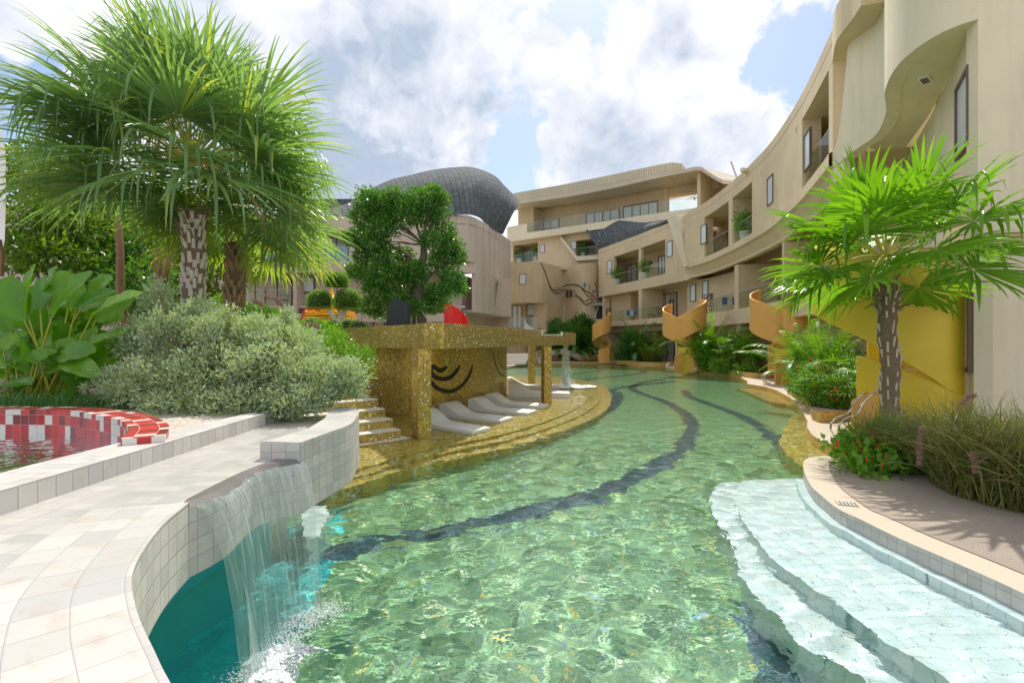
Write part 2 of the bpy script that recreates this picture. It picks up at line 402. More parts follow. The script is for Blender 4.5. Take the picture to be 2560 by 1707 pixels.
M['broad'] = leafmat('broad_leaf', (.12, .33, .03), (.26, .48, .03), .45, .25)
M['areca'] = leafmat('areca_leaf', (.11, .29, .03), (.23, .44, .04), .4, .35)
M['ixora'] = leafmat('bush_leaf', (.12, .32, .03), (.26, .46, .05), .38, .35)
M['dkshrub'] = leafmat('dark_shrub_leaf', (.04, .15, .025), (.09, .26, .045), .3, .35)
M['grassm'] = leafmat('fountain_grass_blade', (.13, .16, .05), (.32, .34, .10), .3, .5, (.50, .34, .20))
M['flower'] = simple('red_flower', (.75, .03, .015), .6)
M['plume'] = simple('pink_grass_plume', (.52, .30, .24), .9, 0, .3, 20)
M['bark'] = simple('bark', (.16, .11, .075), .9, 0, .45, 9, bump=.6)
M['bark2'] = simple('red_bark', (.26, .15, .08), .9, 0, .4, 9, bump=.6)
M['trunkw'] = simple('grey_palm_trunk', (.62, .56, .48), .9, 0, .3, 12, bump=.5)
M['trunkb'] = simple('brown_palm_trunk', (.34, .24, .12), .9, 0, .4, 12, bump=.5)
M['fibre'] = simple('palm_fibre', (.22, .155, .10), .95, 0, .5, 30, bump=.6)
M['stub'] = simple('cut_leaf_stub', (.62, .52, .40), .85, 0, .3, 25)
M['petiole'] = simple('palm_petiole', (.42, .40, .05), .5, 0, .3, 6)
M['soil'] = simple('dark_soil', (.06, .045, .03), .95, 0, .4, 10, bump=.5)
def water(name, tint, rough=0.0, bump=True):
    m, N = mat(name); g = N.n('ShaderNodeNewGeometry').outputs['Position']
    gl = N.n('ShaderNodeBsdfGlass', ins={'Color': tint, 'Roughness': rough, 'IOR': 1.333})
    if bump:
        h = N.m('ADD', N.noise(N.vm('MULTIPLY', g, (1, 1, .2)), 2.6, 3, .5, .8), N.m('MULTIPLY', N.noise(g, 9, 2, .5, .4), .28))
        b = N.n('ShaderNodeBump', ins={'Height': h, 'Strength': .42, 'Distance': .06}); N.set(gl, 'Normal', b.outputs[0])
    out(N, gl.outputs[0]); return m
M['water'] = water('pool_water', (.95, .99, .975))
def foam():
    m, N = mat('water_foam'); g = N.n('ShaderNodeNewGeometry').outputs['Position']
    t = N.n('ShaderNodeBsdfTransparent'); d = pbsdf(N, (.85, .88, .88), .5)
    f = N.ramp(N.noise(g, 22, 6, .7, .5), .30, .5, .35, 1.)
    mx = N.n('ShaderNodeMixShader', ins={0: f, 1: t.outputs[0], 2: d}); out(N, mx.outputs[0]); return m
M['foam'] = foam()
def fallmat():
    m, N = mat('falling_water'); uv = N.n('ShaderNodeUVMap').outputs[0]
    st = N.noise(N.vm('MULTIPLY', uv, (55, 1.6, 0)), 1, 5, .65, .5)
    t = N.n('ShaderNodeBsdfTransparent', ins={0: (.93, .98, .97)}); d = pbsdf(N, (.72, .82, .78), .12)
    gl = N.n('ShaderNodeBsdfGlossy', ins={'Roughness': .06})
    b = N.n('ShaderNodeBump', ins={'Height': st, 'Strength': .8, 'Distance': .02}); N.set(gl, 'Normal', b.outputs[0])
    a = N.n('ShaderNodeMixShader', ins={0: N.ramp(st, .42, .74, .10, .50), 1: t.outputs[0], 2: d})
    mx = N.n('ShaderNodeMixShader', ins={0: .12, 1: a.outputs[0], 2: gl.outputs[0]}); out(N, mx.outputs[0]); return m
M['fall'] = fallmat()
# =============================== SETTING: ground, pool, water ===============================
def struct(o): o['kind'] = 'structure'; return o
def caus(o):
    try: o.cycles.is_caustics_receiver = True
    except Exception: pass
    return o
FZ = -1.15
g = MB(); g.face([(-400, -100, FZ - .3), (400, -100, FZ - .3), (400, 700, FZ - .3), (-400, 700, FZ - .3)]); struct(g.build('ground', M['gravel']))
g = MB(); g.face([(-9, -1, FZ), (16, -1, FZ), (16, 47, FZ), (-9, 47, FZ)]); caus(struct(g.build('pool_floor', M['green'])))
# teal basin under the spillway
tl = [PF(u, v, FZ + .004) for u, v in ((850, 1262), (812, 1330), (835, 1400), (790, 1480), (740, 1580), (700, 1720), (640, 1900))]
tl = spline(tl, 6)
g = MB(); g.face([(p.x, p.y, FZ + .004) for p in tl] + [(-1.6, .4, FZ + .004), (-3.2, .4, FZ + .004), (-3.2, 6.3, FZ + .004), (-2.2, 6.3, FZ + .004)]); caus(struct(g.build('pool_floor_teal', M['teal'])))
def ribbon(px, wd, z, close=False, n=10):
    c = spline([PF(u, v, z).xy for u, v in px], n); L, Rr = [], []
    for i, p in enumerate(c):
        d = (c[min(i + 1, len(c) - 1)] - c[max(i - 1, 0)]).normalized(); q = Vector((-d.y, d.x)); w_ = wd * (wd if False else 1) / 2
        L.append((p.x + q.x * w_, p.y + q.y * w_, z)); Rr.append((p.x - q.x * w_, p.y - q.y * w_, z))
    return L, Rr
BANDS = [([(790, 1392), (860, 1372), (960, 1350), (1090, 1325), (1230, 1298), (1360, 1270), (1480, 1236), (1590, 1190), (1680, 1140), (1722, 1095), (1728, 1060), (1708, 1030), (1660, 1003), (1600, 982), (1580, 968), (1612, 955), (1690, 943), (1722, 938), (1715, 934)], .36),
         ([(1480, 1046), (1530, 1015), (1545, 985), (1528, 975), (1570, 966), (1640, 958), (1690, 952)], .42),
         ([(1712, 975), (1722, 990), (1760, 1005), (1830, 1030), (1890, 1060), (1935, 1095), (1965, 1130), (1985, 1160)], .34),
         ([(1440, 952), (1500, 945), (1580, 936), (1612, 930), (1590, 923), (1530, 921)], .4),
         ([(1420, 935), (1460, 931), (1500, 927), (1495, 922), (1450, 921)], .35),
         ([(1880, 1500), (1925, 1560), (1955, 1640), (1975, 1720), (1990, 1800)], .42)]
for px, wd in BANDS:
    L, Rr = ribbon(px, wd * 1.05, FZ + .006); g = MB(); g.grid([L, Rr], flip=True); caus(struct(g.build('pool_floor_band', M['navy'])))
# submerged white steps on the right
q2 = lambda pts: [(1500 + x * .4507, 1100 + y * .4507) for x, y in pts]
rimpx = [(3300, 1830), (2850, 1625), (2560, 1483), (2401, 1411), (2244, 1343), (2150, 1297), (2095, 1271), (2050, 1235), (2027, 1213), (2012, 1182), (2008, 1163), (2012, 1150), (2028, 1142), (2062, 1139), (2110, 1139)]
DZ = .147
rim = [p.xy for p in spline([P(u, v, DZ) for u, v in rimpx], 8)]
def offs(c, o):
    r = []
    for i, p in enumerate(c):
        d = (c[min(i + 1, len(c) - 1)] - c[max(i - 1, 0)]).normalized(); r.append(Vector((p.x - d.y * o, p.y + d.x * o)))
    return r
ledge = [p for p in offs(rim, .10) if p.y < 7.1]
led_in = [p for p in offs(rim, -.02) if p.y < 7.1]
g = MB(); g.prism(ledge + led_in[::-1], FZ - .1, -.025); caus(struct(g.build('submerged_ledge', M['wht'])))
def step(px, z, name):
    o = spline([PF(u, v, z).xy for u, v in px], 6); inner = [p for p in offs(rim, -.05) if p.y < 6.8 and p.y > o[-1].y - .6]
    g = MB(); g.prism(o + sorted(inner, key=lambda p: p.y), FZ - .1, z); return caus(struct(g.build(name, M['wht'])))
step([(2000, 1196)] + q2([(1000, 218), (860, 222), (780, 235), (757, 290), (765, 360), (790, 440), (860, 540), (950, 650), (1150, 800), (1350, 930), (1550, 1090), (1750, 1220), (1930, 1347), (2150, 1520)]), -.28, 'submerged_step')
step([(2000, 1204)] + q2([(900, 232), (720, 238), (650, 262), (615, 330), (650, 440), (715, 540), (760, 690), (860, 850), (980, 960), (1080, 1090), (1250, 1190), (1400, 1290), (1500, 1360), (1750, 1540)]), -.58, 'submerged_step')
# white steps by the spillway
g = MB(); g.prism([tuple(PF(u, v, -.5).xy) for u, v in ((758, 1262), (818, 1262), (816, 1300), (800, 1345), (768, 1352), (758, 1330))], FZ - .1, -.5)
caus(struct(g.build('submerged_step', M['wht'])))
# near deck
near_back = [(5.6, 8.2), (7.4, 8.6), (14, 8.6), (14, -1), (3.9, -1)]
g = MB(); g.prism([tuple(p) for p in rim] + near_back, FZ - .2, DZ, mt=1)
struct(g.build('pool_deck', [M['stone'], M['rim']]))
inn = [p for p in offs(rim, -.34)]
inn = [p for p in inn if p.y < 7.3]
g = MB(); g.face([(p.x, p.y, DZ + .004) for p in inn] + [(5.2, 7.35, DZ + .004), (14, 7.4, DZ + .004), (14, -1, DZ + .004)]); struct(g.build('deck_aggregate', M['deck']))
jl = offs(rim, -.34); g = MB(); g.grid([[(p.x, p.y, DZ + .006) for p in offs(rim, -.345) if p.y < 7.3], [(p.x, p.y, DZ + .006) for p in offs(rim, -.325) if p.y < 7.3][:len([1 for p in offs(rim, -.345) if p.y < 7.3])]]) if len([1 for p in offs(rim, -.345) if p.y < 7.3]) == len([1 for p in offs(rim, -.325) if p.y < 7.3]) else None
if g is not None and g.f: struct(g.build('deck_joint', M['cutline']))
p = P(2117, 1258, DZ + .008); dr = T('deck_drain', 'small square drain grate set in the right deck', 'drain', p); g = MB(); g.box(p, (.20, .14, .012), R(-20)); dg = g.build('grate_frame', M['steel'], dr); g = MB()
for k in range(5): g.box(p + Vector((-.07 + .035 * k, .012 - .012 * k, .007)), (.012, .10, .004), R(-20))
g.build('grate_slots', M['black'], dg)
# far bank
bank = [(5.9, 7.95), (5.68, 8.25), (5.64, 8.55), (5.71, 8.9), (6.0, 9.7), (6.4, 10.5), (6.9, 11.3), (8.0, 13.4), (9.2, 16), (10.05, 18.4), (10.4, 19.8), (10.3, 21.2), (11.0, 22.6), (12.0, 25.5), (12.3, 29), (10.9, 30.2), (10.9, 33.6), (11.6, 36.6), (9.9, 36.4), (9.6, 40), (9.3, 43.2), (7.5, 42), (7.4, 43.3), (4.2, 42.8), (1.44, 41.4), (-.3, 38), (-1.5, 33), (-4, 28)]
g = MB(); g.prism(bank + [(-40, 28), (-40, 90), (60, 90), (60, 8.2), (7, 8.0)], FZ - .2, .15, mt=1)
struct(g.build('pool_bank', [M['goldband'], M['rim']]))
# shallow gold shelves at the right entry
g = MB(); g.prism([(6.6, 8.0), (4.8, 7.35), (4.72, 7.8), (4.95, 8.7), (5.45, 9.9), (6.4, 11.4), (7.9, 13.6), (8.3, 13.6), (7, 9)], FZ - .1, -.22); caus(struct(g.build('submerged_shelf', M['goldf'])))
g = MB(); g.prism([(9.0, 15.2), (8.7, 16.4), (9.3, 18.9), (9.7, 20.9), (10.8, 20.9), (10.2, 17)], FZ - .1, -.22); caus(struct(g.build('submerged_shelf', M['goldf'])))
# raised garden on the left
GZ = 1.22
gard = [(-2.6, -1), (-2.6, 5.6), (-3.1, 6.6), (-4.2, 9.6), (-5.0, 12.0), (-5.2, 14.6), (-5.4, 20), (-4.6, 27), (-2.6, 33.5), (-3, 60), (-60, 60), (-60, 5.6), (-40, -1)]
hole = None
g = MB(); g.prism([(-2.6, 5.2)] + gard[1:11] + [(-60, 5.25), (-4.1, 5.25)], FZ - .2, GZ, mt=1)
struct(g.build('garden_ground', [M['stone'], M['gravel']]))
g = MB(); g.prism([(-2.6, -1), (-2.6, 5.2), (-2.95, 5.2), (-2.95, -1)], FZ - .2, 1.1, top=False); struct(g.build('garden_retaining_wall', [M['teal'], M['teal']]))
g = MB(); g.face([(-60, 5.4, GZ + .02), (-7.6, 7.2, GZ + .02), (-6.2, 9.5, GZ + .02), (-7, 14, GZ + .02), (-60, 22, GZ + .02)]); struct(g.build('planting_bed', M['soil']))
# gold sunbathing terrace
arc = spline([P(u, v, 0).xy for u, v in ((880, 1172), (903, 1163), (1064, 1119), (1243, 1084), (1370, 1048), (1440, 1018), (1478, 990), (1486, 968))] + [Vector((3.6, 24)), Vector((2.6, 27)), Vector((.4, 28.5))], 8)
back = [(-3, 28), (-5.5, 22), (-5.5, 13), (-3.4, 8.6)]
arc2 = [a + (a - Vector((-1.5, 16))).normalized() * .42 for a in arc]
arc3 = [a + (a - Vector((-1.5, 16))).normalized() * .85 for a in arc]
for k, (a, z) in enumerate(((arc, -.16), (arc2, -.34), (arc3, -.52))):
    g = MB(); g.prism([tuple(p) for p in a] + back, FZ - .1 - .01 * k, z); caus(struct(g.build('sunken_terrace' if k == 0 else 'terrace_step', M['goldf'])))
# the water itself
rng = np.random.default_rng(5)
def wavefield(X, Y):
    Z = np.zeros_like(X)
    for i in range(46):
        lam = .14 * (.75 / .14) ** rng.random(); a = rng.normal(math.pi / 2 + .25, .85); k = 2 * math.pi / lam
        wx = X + .12 * np.sin(1.3 * Y + i); wy = Y + .12 * np.sin(1.1 * X + 2 * i)
        Z += .0016 * lam ** .95 / .6 * np.sin(k * (wx * math.cos(a) + wy * math.sin(a)) + rng.random() * 6.3)
    return Z
xs = np.arange(-3.4, 8.81, .04); ys = np.arange(1.0, 13.01, .04)
X, Y = np.meshgrid(xs, ys); Z = wavefield(X, Y)
r = np.hypot(X + 1.38, Y - 3.2)
Z += .006 * np.exp(-r * 1.0) * np.sin(r * 30) + np.exp(-r * 1.6) * wavefield(X * 2.3, Y * 2.3) * 1.0
edge = np.clip(np.minimum.reduce([X + 3.4, 8.8 - X, Y - 1.0, (13 - Y) / 3]) / .6, 0, 1); Z = Z * edge * edge
V1 = np.stack([X.ravel(), Y.ravel(), Z.ravel()], 1); ny, nx = X.shape
idx = np.arange(nx * ny).reshape(ny, nx); F1 = np.stack([idx[:-1, :-1], idx[:-1, 1:], idx[1:, 1:], idx[1:, :-1]], -1).reshape(-1, 4)
V2 = np.array([(-9, 13.0, 0), (16, 13.0, 0), (16, 47, 0), (-9, 47, 0), (-9, 1, 0), (-3.4, 1, 0), (-3.4, 13.0, 0), (8.8, 1, 0), (16, 1, 0), (8.8, 13.0, 0)], float)
F2 = np.array([(0, 1, 2, 3), (4, 5, 6, 0), (7, 8, 1, 9)]) + len(V1)
wat = np_mesh('pool_water', np.concatenate([V1, V2]), np.concatenate([F1, F2]), M['water'], smooth=True)
struct(wat)
try: wat.cycles.is_caustics_caster = True
except Exception: pass

# =============================== water channel with the spillway ===============================
T1, T2, BZ = 1.25, 1.13, .72
ch = T('water_channel', 'curved pale stone tiled water channel in the left foreground, wall hanging over the pool', 'channel', (-2, 3, 0))
wn = spline([Vector((.1, .35)), Vector((-.5, .90))] + [P(u, v, T2).xy for u, v in ((427, 1707), (391, 1636), (340, 1518), (335, 1420), (401, 1317), (473, 1255))], 8)
wl = None
wb = spline([P(u, v, T1).xy for u, v in ((751, 1106), (823, 1080), (875, 1060), (892, 1041), (898, 1029), (892, 1021), (872, 1016), (849, 1016))], 8)
wl = spline([wn[-1].copy()] + [P(u, v, T2 - .04).xy for u, v in ((566, 1235), (643, 1183))] + [wb[0].copy()], 8)
wli = spline([P(u, v, T2).xy for u, v in ((466, 1247), (540, 1209), (617, 1173), (722, 1134))], 8)
def wallstrip(mb, c, z0, z1, L0=0, mi=0):
    L = L0; us = [L]
    for i in range(1, len(c)): L += (c[i] - c[i - 1]).length; us.append(L)
    b = MB(); mb.grid([[(p.x, p.y, z0) for p in c], [(p.x, p.y, z1) for p in c]], mi, uv=lambda j, i: (us[i], (z0, z1)[j] - BZ)); return L
g = MB(); L = wallstrip(g, wn, BZ, T2); L = wallstrip(g, wl, BZ, T2 - .035, L); wallstrip(g, wb, BZ, T1, L)
g.face([(wn[-1].x - .03, wn[-1].y + .005, T2 - .05), (wn[-1].x, wn[-1].y, T2 - .05), (wn[-1].x, wn[-1].y, T2), (wn[-1].x - .03, wn[-1].y + .005, T2)])
g.face([(wb[0].x - .3, wb[0].y, T2 - .1), (wb[0].x, wb[0].y, T2 - .1), (wb[0].x, wb[0].y, T1), (wb[0].x - .3, wb[0].y, T1)])
# underside
und = wn + wl + wb
g.grid([[(p.x, p.y, BZ) for p in und], [(p.x - .5 - .3 * (p.y < 1.5), p.y + .1, BZ - .0) for p in und]], mi=1)
g.build('channel_wall', [M['stone'], M['teal']], ch, smooth=True)
# rim tiles following the curve
def band(c, o0, o1, z): return [[(p.x, p.y, z) for p in offs(c, o1)], [(p.x, p.y, z) for p in offs(c, o0)]]
g = MB(); wn2 = [p for p in wn]
g.grid(band(wn2, 0, .44, T2), flip=True); g.build('rim_paving', M['path'], ch)
inner = offs(wn2, .43)
poly = [(p.x - .01, p.y) for p in wn2] + [(p.x + .01, p.y) for p in wli[1:]] + [(-1.75, 3.62), (-1.70, 4.0), (-1.66, 4.4), (-1.95, 5.1), (-1.95, 5.7), (-2.62, 5.7), (-2.62, -.5), (0, -.5)]
g = MB(); g.face([(x, y, T2 - .005) for x, y in poly])
M['wetpath'] = mosaic('wet_stone_tile', (.14, .105), STO, (.36, .36, .33), .48, .12, 0, 0, False, .35)
g.build('channel_floor', M['wetpath'], ch)
g = MB(); g.grid([[(p.x + .003, p.y, T2 - .035) for p in wl], [(p.x - .03, p.y, T2 - .004) for p in wl], [(p.x, p.y, T2 - .001) for p in wli]]); g.build('spillway_ledge', [simple('dark_wet_slab', (.16, .145, .13), .35, 0, .2, 9)], ch)
blk = wb + [P(u, v, T1).xy for u, v in ((823, 1026), (812, 1045), (772, 1070), (715, 1087), (656, 1103))]
g = MB(); p3 = [Vector((p.x, p.y)) for p in blk]
us = [0]
for i in range(1, len(p3)): us.append(us[-1] + (p3[i] - p3[i - 1]).length)
g.face([(p.x, p.y, T1) for p in p3]); inn_ = p3[len(wb) - 1:] + [p3[0]]
g.grid([[(p.x, p.y, T2 - .02) for p in inn_], [(p.x, p.y, T1) for p in inn_]])
g.build('coping_block', M['path'], ch)
cb = [Vector((-2.57, y)) for y in (-.6, 1, 2, 3, 4, 5.05)]
g = MB(); g.grid([[(p.x, p.y, T2 - .03) for p in cb], [(p.x, p.y, T1) for p in cb]], uv=lambda j, i: (cb[i].y, (0, .098)[j]), flip=True)
bk = [Vector((x, y)) for x, y in ((-2.9, -.6), (-2.9, 1), (-2.9, 2), (-2.93, 3), (-2.9, 4), (-2.75, 5.1))]
g.grid([[(p.x, p.y, T1) for p in cb], [(p.x, p.y, T1) for p in bk]], flip=True); g.grid([[(p.x, p.y, T1) for p in bk], [(p.x, p.y, .9) for p in bk]], flip=True)
g.face([(-2.57, 5.05, T1), (-2.75, 5.1, T1), (-2.75, 5.1, 1), (-2.57, 5.05, 1)])
g.build('curb', M['stone'], ch)
# falling water
wf = T('waterfall', 'thin clear sheet of water falling from the tiled spillway in the foreground', 'waterfall', (-1.6, 3.1, 0))
g = MB(); rows = []; c = wl; us = [0]
for i in range(1, len(c)): us.append(us[-1] + (c[i] - c[i - 1]).length)
ts = [0, .02, .06, .12, .2, .3, .42, .56, .7, .85, 1.0]
for t in ts:
    rows.append([(p.x + .012 + .17 * math.sqrt(t) + .012 * math.sin(i * 1.9 + 5 * t), p.y + (.05 + .16 * (1 - i / len(c))) * math.sqrt(t) * (1 if i < 6 else .3), T2 - .03 - t * (T2 - .03)) for i, p in enumerate(c)])
g.grid(rows, uv=lambda j, i: (us[i], ts[j])); g.build('water_sheet', M['fall'], wf, smooth=True)
# foam where it lands: many small bubbles and churned lumps
random.seed(3)
def blobs(name, pts, parent, m, n=6):
    V, F = [], []
    ico = [(0, 0, 1), (.894, 0, .447), (.276, .851, .447), (-.724, .526, .447), (-.724, -.526, .447), (.276, -.851, .447), (.724, .526, -.447), (-.276, .851, -.447), (-.894, 0, -.447), (-.276, -.851, -.447), (.724, -.526, -.447), (0, 0, -1)]
    ft = [(0, 1, 2), (0, 2, 3), (0, 3, 4), (0, 4, 5), (0, 5, 1), (1, 6, 2), (2, 7, 3), (3, 8, 4), (4, 9, 5), (5, 10, 1), (6, 7, 2), (7, 8, 3), (8, 9, 4), (9, 10, 5), (10, 6, 1), (11, 7, 6), (11, 8, 7), (11, 9, 8), (11, 10, 9), (11, 6, 10)]
    ico = np.array(ico); ft = np.array(ft)
    for x, y, z, r, s in pts:
        F.append(ft + 12 * len(V)); V.append(ico * np.array([r, r, r * s]) + np.array([x, y, z]))
    return np_mesh(name, np.concatenate(V), np.concatenate(F), m, parent, smooth=True)
M['bub'] = simple('water_drops', (.86, .90, .90), .1, 0, .03, 3)
pts = []
for k in range(4500):
    t = random.random(); i = t * (len(rows[-1]) - 1); a = rows[-1][int(i)]
    q = random.gauss(0, .075) + .05; pts.append((a[0] + q + random.gauss(0, .04), a[1] + random.gauss(0, .06), .006 + abs(random.gauss(0, .02)) * max(0, 1 - abs(q) * 3), random.uniform(.0015, .005) * (1 if random.random() < .95 else 1.7), .8))
blobs('foam_bubbles', pts, wf, M['bub'])
g = MB(); fr = [[(a[0] - .09 + .016 * k + random.gauss(0, .006), a[1] + .1 + random.gauss(0, .006) - .2 * (i / len(rows[-1])), -.004 + .045 * math.exp(-((k - 9) / 5.5) ** 2) * random.uniform(.3, 1.25)) for i, a in enumerate(spline([Vector(q_) for q_ in rows[-1]], 3))] for k in range(22)]
g.grid(fr); g.build('foam_ridge', M['foam'], wf, smooth=True)
# red mosaic basin
rb = T('tiled_basin', 'small raised basin of red and white tiles at the left edge behind the channel', 'basin', (-4, 4, 0))
ri = spline([P(u, v, 1.3).xy for u, v in ((-700, 1020), (-300, 1018), (0, 1024), (153, 1026), (237, 1036), (291, 1047), (314, 1059), (323, 1074), (302, 1097))], 8)
ro = [p - (ri[min(i + 1, len(ri) - 1)] - ri[max(i - 1, 0)]).normalized().orthogonal() * 0 for i, p in enumerate(ri)]
ro = offs(ri, .26)
if (ro[20] - Vector((-4, 3))).length < (ri[20] - Vector((-4, 3))).length: ro = offs(ri, -.26)
g = MB(); us = [0]
for i in range(1, len(ri)): us.append(us[-1] + (ri[i] - ri[i - 1]).length)
g.grid([[(p.x, p.y, .75) for p in ri], [(p.x, p.y, 1.3) for p in ri]], uv=lambda j, i: (us[i], (0, .55)[j]), flip=True)
g.grid([[(p.x, p.y, 1.3) for p in ri], [(p.x, p.y, 1.3) for p in ro]], uv=lambda j, i: (us[i], (.55, .75)[j]), flip=True)
g.grid([[(p.x, p.y, 1.3) for p in ro], [(p.x, p.y, 1.0) for p in ro]], uv=lambda j, i: (us[i], (.75, 1.05)[j]), flip=True)
for c_ in (0, -1): g.face([(ri[c_].x, ri[c_].y, .75), (ro[c_].x, ro[c_].y, .75), (ro[c_].x, ro[c_].y, 1.3), (ri[c_].x, ri[c_].y, 1.3)])
g.build('tiled_rim', M['redt'], rb, smooth=False)
struct(MB().grid([[(p.x, p.y - .02, GZ - .002) for p in ro if p.x < -2.72], [(p.x, 5.45, GZ - .002) for p in ro if p.x < -2.72]]).build('garden_ground', M['gravel']))
struct(MB().grid([[(-60, 5, GZ - .004), (-8.3, 5.2, GZ - .004)], [(-60, 5.45, GZ - .004), (-8.3, 5.45, GZ - .004)]]).build('garden_ground', M['gravel']))
bp = [(p.x, p.y) for p in ri] + [(-2.9, 3.2), (-2.9, -.6), (-9, -.6)]
g = MB(); g.face([(x, y, .76) for x, y in bp]); g.build('basin_floor', M['redf'], rb)
M['water2'] = water('basin_water', (.9, .97, .97))
g = MB(); g.face([(x, y, 1.06) for x, y in bp]); o = g.build('basin_water', M['water2']); struct(o)
# =============================== BUILDINGS ===============================
class Fac:
    """a facade line in plan; pieces are laid along it and set back from it"""
    def __init__(s, pts, sign=1, n=8, sp=True):
        c = spline([Vector(p) for p in pts], n) if sp else [Vector(p) for p in pts]
        s.c = c; s.s = [0.]
        for i in range(1, len(c)): s.s.append(s.s[-1] + (c[i] - c[i - 1]).length)
        s.L = s.s[-1]; s.sign = sign
    def at(s, t):
        t = min(max(t, 0), s.L)
        for i in range(1, len(s.s)):
            if t <= s.s[i] + 1e-9: break
        a, b = s.c[i - 1], s.c[i]; f = (t - s.s[i - 1]) / max(1e-9, s.s[i] - s.s[i - 1])
        return a + (b - a) * f, (b - a).normalized()
    def pos(s, t, o=0.):
        p, _ = s.at(t); a, _ = s.at(t - .25); b, _ = s.at(t + .25); d = (b - a).normalized()
        return p + Vector((-d.y, d.x)) * (o * s.sign)
    def su(s, u, o=0., near=None):
        k = (u - CU) / FP; N_ = 400
        if not hasattr(s, 'cc'): s.cc = {}
        if o not in s.cc: s.cc[o] = [s.pos(s.L * i / N_, o) for i in range(N_ + 1)]
        c = s.cc[o]; prev = None
        for i, p in enumerate(c):
            f = p.x - k * p.y
            if prev is not None and prev * f <= 0: return s.L * (i - abs(f) / (abs(f) + abs(prev) + 1e-12)) / N_
            prev = f
        return s.L if abs(c[-1].x - k * c[-1].y) < abs(c[0].x - k * c[0].y) else 0.
    def zv(s, u, v, o=0.): return ZV(v, s.pos(s.su(u, o), o).y)
    def box(s, mb, s0, s1, z0, z1, o0, o1, st=.6, mi=0, cap=True):
        n = max(1, int(math.ceil(abs(s1 - s0) / st))); ts = [s0 + (s1 - s0) * i / n for i in range(n + 1)]
        Z0 = z0 if callable(z0) else (lambda t: z0); Z1 = z1 if callable(z1) else (lambda t: z1)
        A = [s.pos(t, o0) for t in ts]; B = [s.pos(t, o1) for t in ts]
        f = lambda P_, Z, k=0: [(p.x, p.y, Z(t)) for p, t in zip(P_, ts)]
        fl = s.sign > 0
        mb.grid([f(A, Z0), f(A, Z1)], mi, uv=lambda j, i: (ts[i], (Z0, Z1)[j](ts[i])), flip=not fl)
        mb.grid([f(B, Z0), f(B, Z1)], mi, uv=lambda j, i: (ts[i], (Z0, Z1)[j](ts[i])), flip=fl)
        mb.grid([f(A, Z1), f(B, Z1)], mi, flip=not fl); mb.grid([f(A, Z0), f(B, Z0)], mi, flip=fl)
        if cap:
            for i in (0, -1):
                t = ts[i]; q = [(A[i].x, A[i].y, Z0(t)), (B[i].x, B[i].y, Z0(t)), (B[i].x, B[i].y, Z1(t)), (A[i].x, A[i].y, Z1(t))]
                mb.face(q if (i == 0) == fl else q[::-1], mi=mi)
        return mb
def window(F, par, s0, s1, z0, z1, o, pane='blind', bars=0, fw=.045, name='window'):
    g = MB()
    F.box(g, s0 - fw, s1 + fw, z1, z1 + fw, o - .05, o + .04); F.box(g, s0 - fw, s1 + fw, z0 - fw, z0, o - .05, o + .04)
    F.box(g, s0 - fw, s0, z0, z1, o - .05, o + .04); F.box(g, s1, s1 + fw, z0, z1, o - .05, o + .04)
    for k in range(bars):
        t = s0 + (s1 - s0) * (k + 1) / (bars + 1); F.box(g, t - .04, t + .04, z0, z1, o - .06, o + .035)
    w_ = g.build(name, M['frame'], par); q = MB(); F.box(q, s0, s1, z0, z1, o - .015, o + .02); q.build('pane', M[pane], w_); return w_
def rail(F, par, s0, s1, z, h=1.0, o=.06, m='glass'):
    q = MB(); n = max(1, round(abs(s1 - s0) / 1.6))
    for k in range(n):
        a = s0 + (s1 - s0) * k / n + .01; b = s0 + (s1 - s0) * (k + 1) / n - .01; F.box(q, a, b, z, z + h, o, o + .012, st=.8)
    r = q.build('glass_railing', M[m], par)
    q = MB(); F.box(q, s0, s1, z + h, z + h + .025, o - .01, o + .025, st=.8); q.build('top_rail', M['steel'], r); return r

# ---------- right: long curved wing ----------
K = 1.08; zz = lambda z: 2 + (z - 2) * K
def kxy(u, Y): p = XY(u, Y * K); return p
rp = [kxy(1495, 47), kxy(1596, 40.4), kxy(1706, 34.4), kxy(1773, 31.2), kxy(1838, 27.4), kxy(1900, 24), kxy(1953, 21.3), kxy(2023, 17.7), kxy(2084, 14.9), kxy(2115, 13.7)]
FR = Fac(rp, 1)
if (FR.pos(FR.L / 2, 1) - Vector((0, 22))).length < (FR.pos(FR.L / 2, 0) - Vector((0, 22))).length: FR.sign = -1
bR = T('curved_hotel_wing', 'long curved beige building with three floors of balconies sweeping along the right of the pool', 'building', (14, 30, 0))
S = lambda u, o=0.: FR.su(u, o)
sA, sB = S(1496), S(1722)
f2, c2, f3, c3, rf = zz(3.8), zz(6.3), zz(7.12), zz(9.72), zz(10.9)
f3b, c3b = zz(7.42), zz(9.98)
sE = FR.L
g = MB()
# A: far half
FR.box(g, S(1496), sB + .3, c3, rf, 0, .3)                       # parapet
for a, b in ((1496, 1534.5), (1596.5, 1602.5), (1663, 1716)): FR.box(g, S(a), S(b), f3, c3, .002, .3)
FR.box(g, S(1496), sB, c2, f3, 0, .3)
FR.box(g, S(1496), sB, f3 - .12, f3 - .002, .28, 2.4); FR.box(g, S(1496), sB, c2 + .01, c2 + .15, .28, 2.4); FR.box(g, S(1496), sB, c3 + .01, c3 + .15, .28, 2.4)
# slab of floor two, thin and projecting, beam under
FR.box(g, S(1478), S(1672), f2 - .48, f2, -.55, 2.4); FR.box(g, S(1503), S(1672), zz(2.85), f2 - .485, .25, .6)
